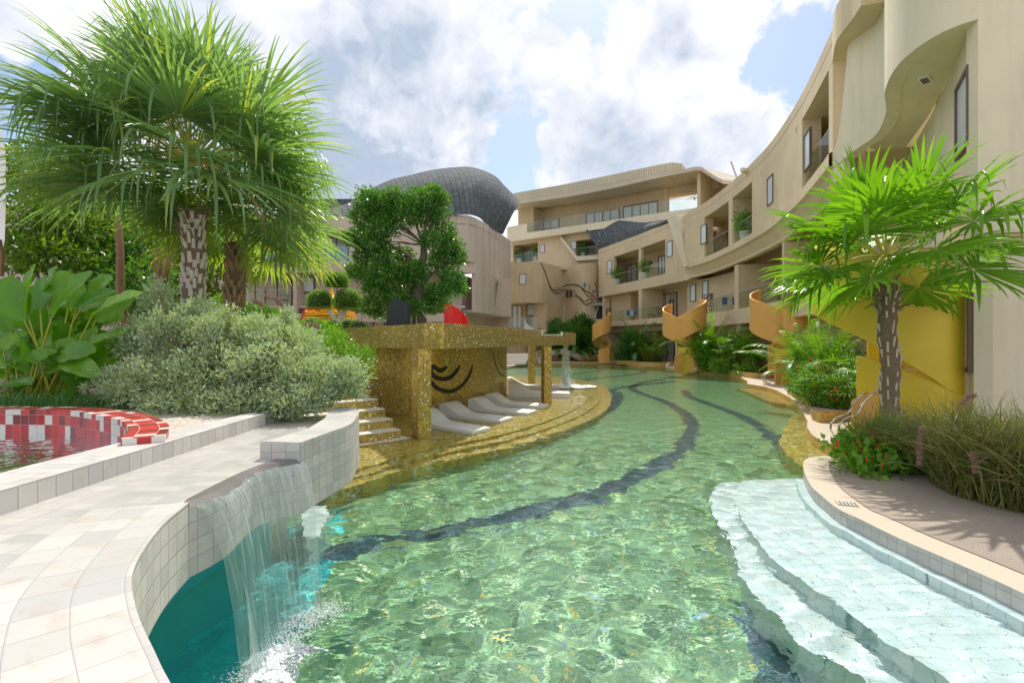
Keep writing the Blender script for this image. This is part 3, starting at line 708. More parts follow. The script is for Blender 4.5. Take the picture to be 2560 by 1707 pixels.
# B: near half, parapet stands forward
oB = -.35
FR.box(g, sB + .3, sE, c3b, rf + .02, oB, .3)
FR.box(g, sB + .3, sE, f3b - .14, f3b, oB, 2.4); FR.box(g, sB + .3, sE, c3b + .01, c3b + .15, .28, 2.4)
FR.box(g, S(1722), S(1773), f3b, c3b, oB + .002, .3)
FR.box(g, S(1836), S(1846), f3b, c3b, oB + .004, 2.2)
FR.box(g, S(1897), S(2031), f3b, c3b, oB + .002, .3); FR.box(g, S(2104), sE, f3b, c3b, oB + .004, 2.2)
FR.box(g, sB, sE, c2 + .1, f3b - .145, 0, .3)
# flared lip under the upper balconies
n = 40; ts = [sB - .6 + (sE - sB + .6) * i / n for i in range(n + 1)]
rows = []
for o_, z_ in ((oB, f3b), (oB - .10, f3b - .05), (oB - .10, f3b - .42), (oB + .05, f3b - .5), (0, f3b - .95)):
    rows.append([tuple(FR.pos(t, o_ * min(1, (t - ts[0]) / 1.5) if o_ < 0 else o_)) + (z_ - max(0, 1 - (t - ts[0]) / 1.5) * .0,) for t in ts])
g.grid(rows, flip=False)
# lower band B
FR.box(g, S(1700), sE, zz(2.97), f2, -.12, 2.4)
FR.box(g, S(1596), S(1604), f2, c2, .003, 2.2); FR.box(g, S(1836), S(1846), f2, c2, .003, 2.4); FR.box(g, S(1504), S(1507), f2, c2, .1, 2.2)
FR.box(g, S(1955), S(1960), f2, c2, .003, 2.4)
FR.box(g, S(1597), S(1603), .1, zz(2.95), .003, 2.2)
FR.box(g, S(1841), S(1850), .1, zz(2.95), .003, 2.4); FR.box(g, S(1502), S(1520), .1, zz(2.95), .05, 1.2); FR.box(g, S(1688), S(1716), .1, zz(2.97), .004, 2.4); FR.box(g, S(1978), S(1990), .1, zz(2.95), .004, 2.4)
FR.box(g, sE - .25, sE, zz(6.3), f3b - .03, oB + .02, .5)
FX = Fac([FR.pos(FR.L, 0), XY(2124, 13.9), XY(2142, 13.4), XY(2165, 12.95), XY(2192, 12.35)], FR.sign, 6)
FX.box(g, 0, FX.L, c3b, rf + .02, oB, .3, st=.3); FX.box(g, 0, FX.L, rf, rf + 3, -.2, .3, st=.3) if 0 else None; FX.box(g, 0, FX.L, c3b + .01, c3b + .15, .28, 2.0, st=.3)
g.build('facade', M['beige'], bR)
# recessed back walls in a slightly darker warm tone
g = MB()
FR.box(g, S(1496), sE, .1, rf - .1, 2.35, 7.5)
for a, b in ((1507, 1556), (1692, 1805)): FR.box(g, S(a), S(b), f2, c2, .9, 2.4)
FR.box(g, S(1520), S(1560), .1, zz(2.95), 1.1, 2.4)
g.build('recess_wall', M['beige2'], bR)
# slanting pier
g = MB()
za, zb = rf + .12, zz(7.15)
a0, a1 = S(1680), S(1705); b0, b1 = S(1722), S(1732)
def sl(s0, s1, z): return [tuple(FR.pos(s0, -.45)) + (z,), tuple(FR.pos(s1, -.45)) + (z,), tuple(FR.pos(s1, .2)) + (z,), tuple(FR.pos(s0, .2)) + (z,)]
q0, q1 = sl(b0, b1, zb), sl(a0, a1, za)
g.face(q1); g.face(q0[::-1])
for i in range(4): j = (i + 1) % 4; g.face([q0[i], q0[j], q1[j], q1[i]])
g.build('slanting_pier', M['cream'], bR)
# slate roof wave on the far half
g = MB(); bot = [(1497, 624, .02), (1530, 611, .02), (1570, 597, .02), (1620, 580, .02), (1660, 563, .02), (1690, 552, .02)]
top = [(1462, 567, 2), (1480, 559, 3), (1510, 552, 3.2), (1548, 551, 3), (1600, 556, 2.4), (1640, 555, 1.6), (1665, 549, .8), (1692, 540, .3)]
def fp(u, v, o): p = FR.pos(FR.su(u, o), o); return Vector((p.x, p.y, ZV(v, p.y)))
def resamp(c, n):
    L = [0]
    for i in range(1, len(c)): L.append(L[-1] + (c[i] - c[i - 1]).length)
    o = []
    for k in range(n):
        t = L[-1] * k / (n - 1); i = 1
        while i < len(L) - 1 and L[i] < t: i += 1
        o.append(c[i - 1].lerp(c[i], (t - L[i - 1]) / (L[i] - L[i - 1])))
    return o
B_ = resamp(spline([fp(*x) for x in bot], 6), 40)
tp = []
for u, v, o in top:
    Y = FR.pos(FR.su(max(u, 1500)), 0).y + o; tp.append(PY(u, v, Y))
T_ = resamp(spline(tp, 6), 40)
rows = []
for k in range(9):
    t = k / 8; rows.append([b.lerp(a, t) + Vector((-.25, -.5, .0)) * math.sin(t * math.pi) for b, a in zip(B_, T_)])
g.grid(rows); g.grid([T_, [p + Vector((1.5, 3, -.6)) for p in T_]])
g.build('slate_roof', M['slate'], bR, smooth=True)
# thin joint line under the parapet
g = MB(); FR.box(g, S(1497), sB, rf - .42, rf - .40, -.004, .01); FR.box(g, sB + .3, sE, rf - .42, rf - .40, oB - .004, .01); g.build('parapet_joint', M['cutline'], bR)
# windows
def wpx(F, par, u0, u1, v0, v1, o, **k):
    s0, s1 = F.su(u0, o), F.su(u1, o); um = (u0 + u1) / 2
    y = F.pos(F.su(um, o), o).y; return window(F, par, min(s0, s1), max(s0, s1), ZV(v1, y), ZV(v0, y), o, **k)
for a in ((1518.5, 1529.5, 653, 684, 0), (1668.5, 1680.5, 604, 641, 0), (1515.5, 1526.5, 751, 779, .88), (1727, 1739, 713, 752, .88), (1758, 1770, 704, 745, .88), (1753.5, 1766, 564, 608, oB), (1920, 1933, 443, 509, oB), (2012.5, 2026.5, 333, 419, oB)): wpx(FR, bR, *a)
for u0, u1, z0, z1, o, n in ((1569, 1592, f3, f3 + 2.15, 2.3, 1), (1648, 1662, f3, f3 + 2.2, 2.3, 1), (1577, 1594, f2, f2 + 2.2, 2.3, 1), (1651, 1691, f2, f2 + 2.25, 2.3, 2), (1820, 1836, f3b, f3b + 2.2, 2.3, 1), (1950, 1990, f2, f2 + 2.3, 2.3, 1), (2050, 2100, f2, f2 + 2.3, 2.3, 2), (1651, 1686, .16, 2.5, 2.3, 1), (1860, 1885, .16, 2.5, 2.3, 1), (1515, 1524, 1.2, 2.4, 1.08, 0)):
    window(FR, bR, FR.su(u0, o), FR.su(u1, o), z0 + .02, z1, o, pane='curtain', bars=n, fw=.09, name='glass_door')
for u0, u1, z, o in ((1536, 1595, f3, .06), (1604, 1662, f3, .06), (1774, 1835.5, f3b, oB + .1), (1847, 1896, f3b, oB + .1), (2032, 2103, f3b, oB + .1), (1523, 1595.5, f2, -.4), (1605, 1663, f2, -.4), (1785, 1835.5, f2, .0), (1847, 1954, f2, .0), (1962, 2060, f2, 0)): rail(FR, bR, S(u0), S(u1), z, 1.02, o)
# wrought openwork panels beside the stair heads
def lattice(F, par, s0, s1, z0, z1, o, seed):
    rd = random.Random(seed); g = MB()
    def sp(a, b, c, d, k):
        F.box(g, a, b, c - .018, c + .018, o, o + .03); F.box(g, a, b, d - .018, d + .018, o, o + .03)
        F.box(g, a - .015, a + .015, c, d, o, o + .03); F.box(g, b - .015, b + .015, c, d, o, o + .03)
        if k == 0: return
        if (b - a) > (d - c): m = a + (b - a) * rd.uniform(.3, .7); sp(a, m, c, d, k - 1); sp(m, b, c, d, k - 1)
        else: m = c + (d - c) * rd.uniform(.3, .7); sp(a, b, c, m, k - 1); sp(a, b, m, d, k - 1)
    sp(s0, s1, z0, z1, 5); return g.build('openwork_panel', M['black'], par)
lattice(FR, bR, S(1525), S(1538), f2 + .02, f2 + 1.3, -.45, 1); lattice(FR, bR, S(1757), S(1784), f2 + .02, f2 + 1.35, -.05, 2); lattice(FR, bR, S(1687), S(1698), f2 + .02, f2 + 1.3, -.5, 3)
# wall lamps
for u, z, o in ((1626, f3 + 1.9, 2.3), (1626, f2 + 1.85, 2.3), (1888, f3b + 1.8, 2.3), (1905, f2 + 1.9, 2.3), (1628, 1.9, 2.3)):
    g = MB(); s0 = FR.su(u, o - .1); FR.box(g, s0 - .09, s0 + .09, z - .12, z + .12, o - .12, o + .06); g.build('wall_lamp', M['black'], bR)
g = MB()
for u, v in ((1528, 632), (1572, 583 + 32), (1760, 538), (1922, 412), (2015, 284)):
    g = MB(); p = fp(u, v, oB if u > 1725 else 0); s0 = FR.su(u, 0); FR.box(g, s0 - .07, s0 + .07, p.z - .07, p.z + .07, (oB if u > 1725 else 0) - .02, .0); g.build('overflow_spout', M['steel'], bR)

# ---------- right: near wavy volume ----------
bN = T('wavy_corner_block', 'tall cream corner block with a scooped opening beside the big golden spiral stair', 'building', (9, 10, 0))
e = FR.pos(FR.L, oB)
FN = Fac([e, (9.75, 13.9), (9.85, 13.1), (9.35, 12.1), (8.55, 11.1), (8.02, 10.1), (7.9, 9.35), (8.02, 8.85), (8.28, 8.6)], FR.sign, 10)
SZ = 7.72
g = MB()
# upper wall with its rising left edge
L0 = FN.L
def lowz(t):
    f = min(1, max(0, (t - .3) / 2.6)); return f3b - .5 + (SZ - f3b + .5) * (f * f * (3 - 2 * f))
FN.box(g, 0, .95, lambda t: lowz(t), lambda t: f3b + .02 + 3.4 * min(1, (t / .95)) ** 2.2, 0, .3, st=.08)
FN.box(g, .95, L0, lambda t: lowz(t), 14.2, 0, .3, st=.25)
wallR = [(8.28, 8.6), (10.6, 8.05), (15, 6.6)]
FW = Fac(wallR, FR.sign, 6, sp=False)
FW.box(g, 0, FW.L, 3.92, 14.2, 0, .3)
g.build('upper_wall', M['cream'], bN, smooth=True)
g = MB(); FN.box(g, -0.0, .6, f3b - 1.0, f3b - .45, .03, .3, st=.1); g.build('lower_lip', M['cream'], bN)
g = MB()   # soffit
sof = [FN.pos(t, .05) for t in [L0 * i / 40 for i in range(5, 41)]]
g.face([(p.x, p.y, SZ + .02) for p in sof] + [(8.4, 8.7, SZ + .02), (10.6, 12.3, SZ + .02), (12, 15, SZ + .02)])
g.build('soffit', M['cream'], bN)
g = MB()
side = Fac([(8.3, 8.7), (10.55, 12.15), (12.0, 14.6)], -FR.sign, 6, sp=False)
pside = side
side.box(g, 0, side.L, .1, SZ + .0, 0, .25)
FW.box(g, 0.02, FW.L, .1, 3.9, .35, .6)
g.build('side_wall', M['cream'], bN)
g = MB(); FN.box(g, 1.4, L0 - 1.6, 3.02, f2 - .05, .35, 2.5); g.build('landing_slab', M['beige'], bN)
def sidewin(u0, u1, v0, v1, par):
    o = -.0; s0, s1 = sorted((side.su(u0, 0), side.su(u1, 0))); y = side.pos((s0 + s1) / 2).y
    y = side.pos(s0).y
    return window(side, par, s0, s1, ZV(v1, y), ZV(v0, y), -.02, fw=.08)
sidewin(2399, 2427, 175, 352, bN); sidewin(2401, 2431, 742, 920, bN)
g = MB(); g.box((9.05, 10.6, SZ), (.42, .18, .04), R(38)); vent = g.build('ceiling_vent', M['white'], bN)
g = MB()
for k in range(7): g.box((9.05 + (k - 3) * .045 * math.cos(R(38)), 10.6 + (k - 3) * .045 * math.sin(R(38)), SZ - .021), (.02, .13, .01), R(38))
g.build('vent_slat', M['black'], vent)

# ---------- centre: back block ----------
bC = T('hilltop_block', 'tall pale yellow building rising behind, with a long sweeping roof fascia and rooftop terrace', 'building', (8, 55, 0))
FC = Fac([XY(1262, 60), XY(1302, 58), XY(1436, 54), XY(1549, 51), XY(1647, 48.6), XY(1770, 46), XY(1845, 43)], 1, 6)
if FC.pos(FC.L / 2, 1).y < FC.pos(FC.L / 2, 0).y: FC.sign = -1
SC = lambda u, o=0.: FC.su(u, o)
tz = 14.6
g = MB()
zc = lambda vs: (lambda t: float(np.interp(FC.pos(t).x / FC.pos(t).y * FP + CU, [a for a, b in vs], [ZV(b, FC.pos(FC.su(a)).y) for a, b in vs])))
low = zc([(1262, 524), (1302, 521), (1436, 503), (1549, 482), (1647, 460), (1720, 446), (1759, 438), (1787, 437), (1815, 449), (1845, 465)])
hi = zc([(1262, 500), (1302, 494), (1420, 474), (1549, 449), (1689, 421), (1716, 424), (1760, 426)])
FC.box(g, SC(1265), SC(1716), low, hi, -1.8, 1, st=1); FC.box(g, SC(1716), FC.L, low, lambda t: low(t) + .35, -1.8, 7, st=.5); FC.box(g, SC(1290), SC(1716), lambda t: low(t) + .3, lambda t: low(t) + .6, .9, 7, st=1)
pn = g.build('roof_fascia', M['paleroof'], bC)
g = MB()   # ribbing of the fascia
t = SC(1310)
while t < SC(1714):
    g2 = FC.pos(t, -1.82); zl, zh = low(t) + (hi(t) - low(t)) * .38, hi(t)
    FC.box(g, t, t + .07, zl, zh + .02, -1.86, -1.79, cap=False, st=9); t += .24
g.build('fascia_ribs', M['cream'], pn)
g = MB()
if 0: pass
cu = [(1775, 431), (1801, 431), (1822, 440), (1843, 458)]
g = MB()
FC.box(g, SC(1270), SC(1648), tz, lambda t: low(t) + 1.2, 2.2, 3, st=1)
FC.box(g, SC(1287), SC(1330), tz, low, .6, 3, st=1)
FC.box(g, SC(1751), SC(1761), tz, low, -1, 5, st=1); FC.box(g, SC(1761), FC.L, tz - 3, low, 3, 4)
FC.box(g, SC(1326), SC(1331), tz, low, .2, .5); FC.box(g, SC(1642), SC(1656), tz, low, 2, 2.6)
FC.box(g, SC(1640), SC(1752), low, lambda t: low(t) + .3, -1.5, 6)
FC.box(g, SC(1640), SC(1770), zc([(1640, 478), (1752, 462)]), low, 2.2, 3)
g.build('penthouse_wall', M['beige2'], bC)
g = MB()
FC.box(g, SC(1284), FC.L, tz - .75, tz, -1.1, 8, st=1)
FC.box(g, SC(1284), SC(1330), tz, tz + 1.05, -1.1, -.8)
g.build('terrace_slab', M['cream'], bC)
def wC(u0, u1, v0, v1, o, n, F=FC, par=bC, pane='curtain'):
    return wpx(F, par, u0, u1, v0, v1, o, pane=pane, bars=n, fw=.12)
wC(1342, 1396, 553, 572, 2.15, 2); wC(1467, 1547, 530, 560, 2.15, 3); wC(1560, 1643, 512, 550, 2.15, 3)
rail(FC, bC, SC(1331), SC(1750), tz, 1.1, -1.0)
g = MB(); p = PY(1737, 493, 47); 
for k in range(5): g.box(p + Vector((.4 * math.cos(k * 1.257), .4 * math.sin(k * 1.257), -.1)), (.75, .12, .02), k * 1.257)
g.tube([p, p + Vector((0, 0, .8))], .04); g.build('ceiling_fan', M['steel'], bC)
# lower storeys of the back block
g = MB()
c0 = tz - .76
FC.box(g, SC(1270), FC.L, 8.5, c0, 1.5, 3, st=1)
g.build('rear_wall', M['dkrec'], bC)
g = MB()
y1 = lambda u: FC.pos(FC.su(u)).y
lo_l, hi_l = ZV(656, y1(1318)), ZV(610, y1(1318))
FC.box(g, SC(1270), FC.L, 6.0, lo_l, -.3, 1.6, st=1); 
FC.box(g, SC(1270), SC(1287), lo_l, c0, -.3, 1.6); FC.box(g, SC(1348), SC(1442), lo_l, c0, -.3, 1.6, st=1); FC.box(g, SC(1287), SC(1348), hi_l, c0, -.3, 1.6)
lo_r, hi_r = ZV(642, y1(1470)), ZV(600, y1(1470))
FC.box(g, SC(1442), FC.L, lo_l, lo_r, -.3, 1.6, st=1); FC.box(g, SC(1442), FC.L, hi_r, c0, -.3, 1.6, st=1)
g.build('lower_wall', M['beige'], bC)
g = MB()   # diagonal raised frame running down the wall
dz = [(1401, 588, 596), (1442, 640, 652), (1500, 640, 648)]
pA = [PY(u, a, y1(u) - .85) for u, a, b in dz]; pB = [PY(u, b, y1(u) - .85) for u, a, b in dz]
bk_ = Vector((0, .6, 0)); g.grid([pB, pA]); g.grid([pA, [p + bk_ for p in pA]]); g.grid([[p + bk_ for p in pB], pB]); g.build('diagonal_frame', M['cream'], bC)
window(FC, bC, FC.su(1295, 1.4), FC.su(1346, 1.4), lo_l, hi_l - .5, 1.4, pane='curtain', bars=2, fw=.1, name='glass_door'); window(FC, bC, FC.su(1453, 1.4), FC.su(1500, 1.4), lo_r, hi_r - .3, 1.4, pane='curtain', bars=2, fw=.1, name='glass_door')
rail(FC, bC, SC(1289), SC(1347), lo_l, 1.0, -.2); rail(FC, bC, SC(1444), SC(1500), lo_r, 1.0, -.2)
wpx(FC, bC, 1350.5, 1361, 612, 631, -.3); wpx(FC, bC, 1428.5, 1440, 604, 623, -.3)

# ---------- centre: mural block ----------
bM = T('mural_block', 'low beige block at the end of the pool with winding painted lines and small shutters', 'building', (3, 52, 0))
FM = Fac([XY(1262, 49.5), XY(1278, 49.5), XY(1340, 49.5), XY(1358, 49.8), XY(1405, 53), XY(1414, 53), XY(1450, 50.5), XY(1480, 50.5), XY(1530, 53)], 1, 5)
if FM.pos(FM.L / 2, 1).y < FM.pos(FM.L / 2, 0).y: FM.sign = -1
SM = lambda u, o=0.: FM.su(u, o)
mtop = ZV(656, 49.7); rec = ZV(757, 49.6)
g = MB()
FM.box(g, 0, FM.L, rec, mtop, 0, .35, st=.5); FM.box(g, SM(1367), FM.L, .1, rec, 0, .35, st=.5); FM.box(g, SM(1367), SM(1369), .1, rec, .3, 2.5); FM.box(g, 0, SM(1367), rec - .01, rec + .2, .3, 3, st=1)
g.build('wall', M['beige2'], bM, smooth=False)
g = MB(); FM.box(g, 0, SM(1369), .1, rec, 2.0, 2.3, st=1); FM.box(g, 0, FM.L, mtop - .3, mtop - .1, .3, 6, st=2); g.build('recess_wall', M['beige2'], bM)
wpx(FM, bM, 1299.5, 1313.5, 686, 710, 0); wpx(FM, bM, 1343, 1355.5, 764, 789, 1.95)
wpx(FM, bM, 1281, 1304, 765, 818, 1.95, pane='curtain', bars=1, name='glass_door')
def wp(F, u, v, o=-.03): p = F.pos(F.su(u, o), o); return Vector((p.x, p.y, ZV(v, p.y)))
def qz(pts): return [(1240 + x * .14032, 640 + y * .14032) for x, y in pts]
for nm, m_, rr, cur in (('painted_vine', 'black', .045, [(800, 110), (860, 250), (910, 390), (950, 500), (1000, 585), (1060, 612), (1120, 600), (1200, 540), (1290, 512), (1400, 510), (1480, 530), (1560, 590), (1640, 640), (1690, 660)]),
                       ('painted_vine', 'black', .045, [(930, 440), (960, 560), (1010, 630), (1080, 665), (1140, 650), (1190, 610), (1250, 595)]),
                       ('painted_vine', 'black', .045, [(1380, 600), (1420, 670), (1480, 740), (1530, 820), (1600, 865), (1650, 850), (1710, 820), (1790, 842), (1850, 790), (1875, 745)]),
                       ('painted_vine', 'black', .04, [(1385, 700), (1450, 735), (1510, 750), (1570, 810), (1620, 800), (1660, 765), (1720, 775), (1770, 755)]),
                       ('painted_vine', 'black', .04, [(1420, 520), (1500, 545), (1560, 620), (1620, 700), (1670, 720), (1720, 715)]),
                       ('painted_vine', 'shrine', .03, [(940, 500), (970, 590), (1020, 570), (1080, 548), (1130, 565), (1180, 620)]),
                       ('painted_vine', 'redp', .06, [(1690, 655), (1720, 690), (1760, 735)]),
                       ('painted_branch', 'black', .022, [(1670, 620), (1668, 560), (1650, 510)]), ('painted_branch', 'black', .022, [(1669, 570), (1692, 530)]),
                       ('painted_branch', 'black', .026, [(1808, 740), (1800, 640), (1790, 560), (1765, 500), (1770, 450)]), ('painted_branch', 'black', .02, [(1795, 590), (1812, 520), (1806, 430)]), ('painted_branch', 'black', .02, [(1800, 640), (1822, 600)]), ('painted_branch', 'black', .02, [(1785, 540), (1750, 490)]), ('painted_branch', 'black', .02, [(1788, 830), (1785, 800), (1765, 780)]), ('painted_branch', 'black', .02, [(1786, 800), (1806, 780)])):
    g = MB(); pts = [wp(FM, u, v) for u, v in qz(cur)]; g.tube(spline(pts, 5), rr, 4); g.build(nm, M[m_], bM)
for x, y, rx, ry, rt in ((1580, 515, 22, 40, 0), (1735, 630, 34, 26, .3), (1800, 750, 36, 24, 0)):
    c = wp(FM, *qz([(x, y)])[0]); k = .14032 * c.y / FP; g = MB()
    for sc_, m_ in ((1, 0), (.75, 1)):
        g.face([(c.x + rx * k * sc_ * math.cos(a), c.y - .04 - .02 * (1 - sc_), c.z + ry * k * sc_ * math.sin(a)) for a in [i * .3927 for i in range(16)]][::-1], mi=m_)
    g.build('painted_leaf', [M['black'], M['blue']], bM)
# shutters
for x0, x1 in ((1255, 1308), (1318, 1380)):
    g = MB(); q = [wp(FM, *p_) for p_ in qz([(x0, 600), (x1, 600), (x1, 740), (x0, 740)])]; c = (q[0] + q[2]) / 2; w_ = (q[1] - q[0]).length; h_ = (q[0] - q[3]).length
    g.box((c.x, c.y - .04, c.z), (w_, .06, h_)); sh = g.build('shutter', M['bark2'], bM); g = MB(); g.box((c.x, c.y - .08, c.z), (w_ * .66, .03, h_ * .8)); g.build('shutter_louvre', M['black'], sh)
# little arched window with awning
g = MB(); c = wp(FM, 1493, 781); g.box((c.x, c.y - .1, c.z), (1.35, .15, 1.4)); wa = g.build('window', M['black'], bM)
g = MB(); g.box((c.x, c.y - .35, c.z + .85), (1.5, .6, .22), tilt=Matrix.Rotation(R(15), 3, 'X')); g.build('awning', M['steel'], wa)
g = MB(); g.tube([(c.x - .25, c.y - .22, c.z - .7), (c.x - .15, c.y - .22, c.z), (c.x + .05, c.y - .22, c.z + .6)], .05); g.box((c.x, c.y - .2, c.z - .8), (1.7, .3, .1)); g.build('sill', M['white'], wa)

# ---------- left: taupe block with slate roof ----------
bE = T('taupe_hotel_block', 'taupe hotel block behind the garden with blue glass balconies and a bulging slate roof', 'building', (-8, 36, 0))
FE = Fac([(-34, 37), (-24, 35.6), XY(600, 34.4), XY(735, 34.2), XY(880, 34.2), XY(1100, 34), XY(1172, 34.2), XY(1190, 35), XY(1215, 36.6), XY(1245, 39.5), XY(1277, 43.2)], 1, 6)
if FE.pos(FE.L / 2, 1).y < FE.pos(FE.L / 2, 0).y: FE.sign = -1
SE = lambda u, o=0.: FE.su(u, o)
e2, e2c, e3, e3c = ZV(764, 34.3), ZV(681, 34.3), ZV(654, 34.3), ZV(578, 34.3)
wt = lambda t: float(np.interp(t, [SE(820), SE(900), SE(1100), SE(1170), SE(1257), SE(1278)], [ZV(536, 34.3), ZV(538, 34.3), ZV(540, 34.1), ZV(539, 34.2), ZV(588, 40.7), ZV(603, 43.2)]))
g = MB()
FE.box(g, 0, SE(1189), e2c, e3, 0, .3, st=1.5); FE.box(g, 0, SE(873), e3c, wt, 0, .3, st=1.5)
FE.box(g, SE(873), SE(1189), e3, wt, .002, .3, st=1)
FE.box(g, 0, SE(742), e2 - 1.0, e2, 0, .3, st=1.5); FE.box(g, SE(742), SE(1165), e2 - 1.15, e2 - .55, .05, .3, st=1.5)
FE.box(g, SE(733), SE(742), e2, e2c, 0, 2.4); FE.box(g, 0, SE(1165), e2 - .15, e2 - .004, .3, 2.4, st=2); FE.box(g, 0, SE(873), e3 - .15, e3 - .004, .3, 2.4, st=2); FE.box(g, 0, SE(1189), e2c + .004, e2c + .15, .3, 2.4, st=2); FE.box(g, 0, SE(873), e3c + .004, e3c + .15, .3, 2.4, st=2)
FE.box(g, SE(690), SE(698), e3, e3c, 0, 2.4); FE.box(g, SE(870), SE(874), e3, e3c, .3, 2.4)
FE.box(g, SE(1189), FE.L, ZV(780, 34.9), wt, 0, .3, st=.5)
g.build('facade', M['mauve'], bE)
g = MB(); FE.box(g, 0, SE(1189), .9, wt, 2.4, 2.8, st=1.5); FE.box(g, SE(1192), FE.L, .9, ZV(780, 34.9) + .3, 1.6, 2, st=1); FE.box(g, SE(742), SE(905), e2 - .5, e2c, 1.2, 2.4, st=1.5)
FE.box(g, SE(1108), SE(1225), .9, e2c, 1.3, 2.4)
FE.box(g, SE(1192), FE.L, ZV(780, 34.9) - .002, ZV(780, 34.9) + .2, .05, 2, st=1)
FE.box(g, 0, SE(1255), .9, 10.2, 4.2, 5, st=1.5); FE.box(g, FE.L - .35, FE.L, .9, ZV(780, 34.9), .05, 6); FE.box(g, 0, FE.L, lambda t: wt(t) - .4, lambda t: wt(t) - .2, .3, 5, st=1.5)
g.build('recess_wall', M['mauve'], bE)
g = MB()
for t in [SE(1189) + 1.3 * k for k in range(7)] + [SE(930), SE(1000), SE(1080), SE(1140)]: FE.box(g, t, t + .03, (ZV(780, 34.9) if t > SE(1189) else e3 + .1), lambda q: wt(q) - .1, -.006, .01, st=9)
FE.box(g, SE(905), FE.L, lambda q: wt(q) - .62, lambda q: wt(q) - .59, -.007, .01)
g.build('render_joint', M['cutline'], bE)
g = MB()   # slab of a stair enclosure leaning on the corner
q = [PY(1247, 697, 38.6), PY(1278, 696, 38.4), PY(1278, 790, 38.4), PY(1235, 786, 38.8)]
g.face(q[::-1]); g.grid([[q[0], q[1]], [q[0] + Vector((0, 2, 0)), q[1] + Vector((0, 2, 0))]]); g.build('corner_fin', M['mauve'], bE)
for u0, u1, v0, v1, o, n, pn_ in ((612, 728, 684, 764, 2.35, 3, 'curtain'), (866, 925, 694, 770, 2.35, 2, 'curtain'), (815, 869, 586, 654, 2.35, 1, 'curtain'), (612, 680, 590, 654, 2.35, 2, 'curtain'), (700, 800, 588, 654, 2.35, 3, 'curtain'), (759.5, 784, 694, 729, 1.15, 0, 'blind'), (1147, 1169, 696, 731, 1.25, 0, 'blind'), (883, 893, 585, 612, 0, 0, 'blind'), (1060, 1105, 797, 830, 2.35, 1, 'curtain'), (905, 990, 800, 830, 2.35, 2, 'curtain')):
    wpx(FE, bE, u0, u1, v0, v1, o, pane=pn_, bars=n, fw=.1)
rail(FE, bE, SE(560), SE(732), e2, 1.12, .05); rail(FE, bE, SE(560), SE(689), e3, 1.0, .05, 'glassb'); rail(FE, bE, SE(699), SE(872), e3, 1.0, .05, 'glassb')
# slate roof
bt = [(800, 536), (860, 539), (900, 541), (1000, 541), (1100, 541), (1145, 538), (1180, 538), (1205, 549), (1230, 573), (1257, 586)]
tpp = [(808, 533, 4), (862, 514, 5), (888, 496, 6), (927, 472, 6.5), (978, 449, 7), (1020, 439, 7), (1080, 425, 7), (1140, 418, 6.5), (1185, 419, 5.5), (1236, 439, 4), (1262, 465, 2), (1284, 487, .5), (1300, 503, -.2)]
B_ = resamp(spline([Vector(((u - CU) / FP * FE.pos(SE(u), -.1).y, FE.pos(SE(u), -.1).y, ZV(v, FE.pos(SE(u), -.1).y))) for u, v in bt], 8), 60)
T_ = resamp(spline([PY(u, v, FE.pos(SE(min(u, 1277))).y + o) for u, v, o in tpp], 8), 60)
rows = []
for k in range(17):
    t = k / 16; w_ = math.sin(t * math.pi)
    rows.append([b.lerp(a, t) + Vector((.25, -1.3, .25)) * w_ * (.35 + .65 * min(1, i / 25)) for i, (b, a) in enumerate(zip(B_, T_))])
g = MB(); g.grid(rows); g.grid([T_, [p + Vector((-2, 6, -2)) for p in T_]]); g.build('slate_roof', M['slate'], bE, smooth=True)
g = MB(); g.box(PY(833, 531, 41), (5, 3, 1.4)); g.build('roof_edge', M['slate'], bE)
# ---------- left edge pieces ----------
bF = T('pale_curved_pillar', 'pale grey curved pillar at the left edge of the garden', 'pillar', (-8.4, 8, 0))
g = MB(); pl = [PY(-10, 250, 8), PY(3, 330, 8), PY(14, 380, 8), PY(15, 480, 8), PY(12, 600, 8), PY(-4, 690, 8)]
g.grid([pl, [p + Vector((-.9, .3, 0)) for p in pl]]); g.grid([[p + Vector((-.38, .35, 0)) for p in pl], pl]); g.build('shaft', M['white'], bF, smooth=True)
g = MB(); g.tube([PY(-6, 600, 7.9), PY(2, 640, 7.9), PY(0, 690, 7.9)], .05); g.build('brown_edge', M['bark2'], bF)
bG = T('grey_garden_wing', 'taupe building glimpsed through the trees at the far left', 'building', (-22, 24, 0))
g = MB(); g.prism([(-34, 22), (-17.2, 23), (-17, 30), (-34, 30)], .9, 8.4); g.build('wall', M['mauve'], bG)
g = MB(); g.box((-20.2, 22.75, 6.6), (1.4, .1, 1.3)); g.build('window', M['blind'], bG)
# =============================== GOLD PAVILION ===============================
gp = T('gold_mosaic_pavilion', 'gold mosaic water canopy on square pillars over the sunken loungers', 'pavilion', (-1, 14, 0))
TT, TB = 2.38, 1.85
out_ = spline([Vector((-4.75, 13.6)), Vector((-3.6, 12.3)), Vector((-2.45, 11.05)), Vector((-1.95, 10.25)), Vector((-1.62, 10.0)), Vector((-1.25, 10.25)), Vector((-.42, 12.6)), Vector((.35, 14.9)), Vector((1.08, 17.3)), Vector((1.65, 18.9)), Vector((2.2, 20.0)), Vector((2.78, 21.3))], 6)
inb = spline([Vector((2.9, 22.0)), Vector((2.6, 22.9)), Vector((1.9, 23.0)), Vector((.9, 21.8)), Vector((-.3, 19.2)), Vector((-1.3, 16.2)), Vector((-2.6, 14.8)), Vector((-4.4, 14.6))], 6)
pts_ = out_ + inb; us = [0]
for i in range(1, len(pts_) + 1): us.append(us[-1] + (pts_[i % len(pts_)] - pts_[i - 1]).length)
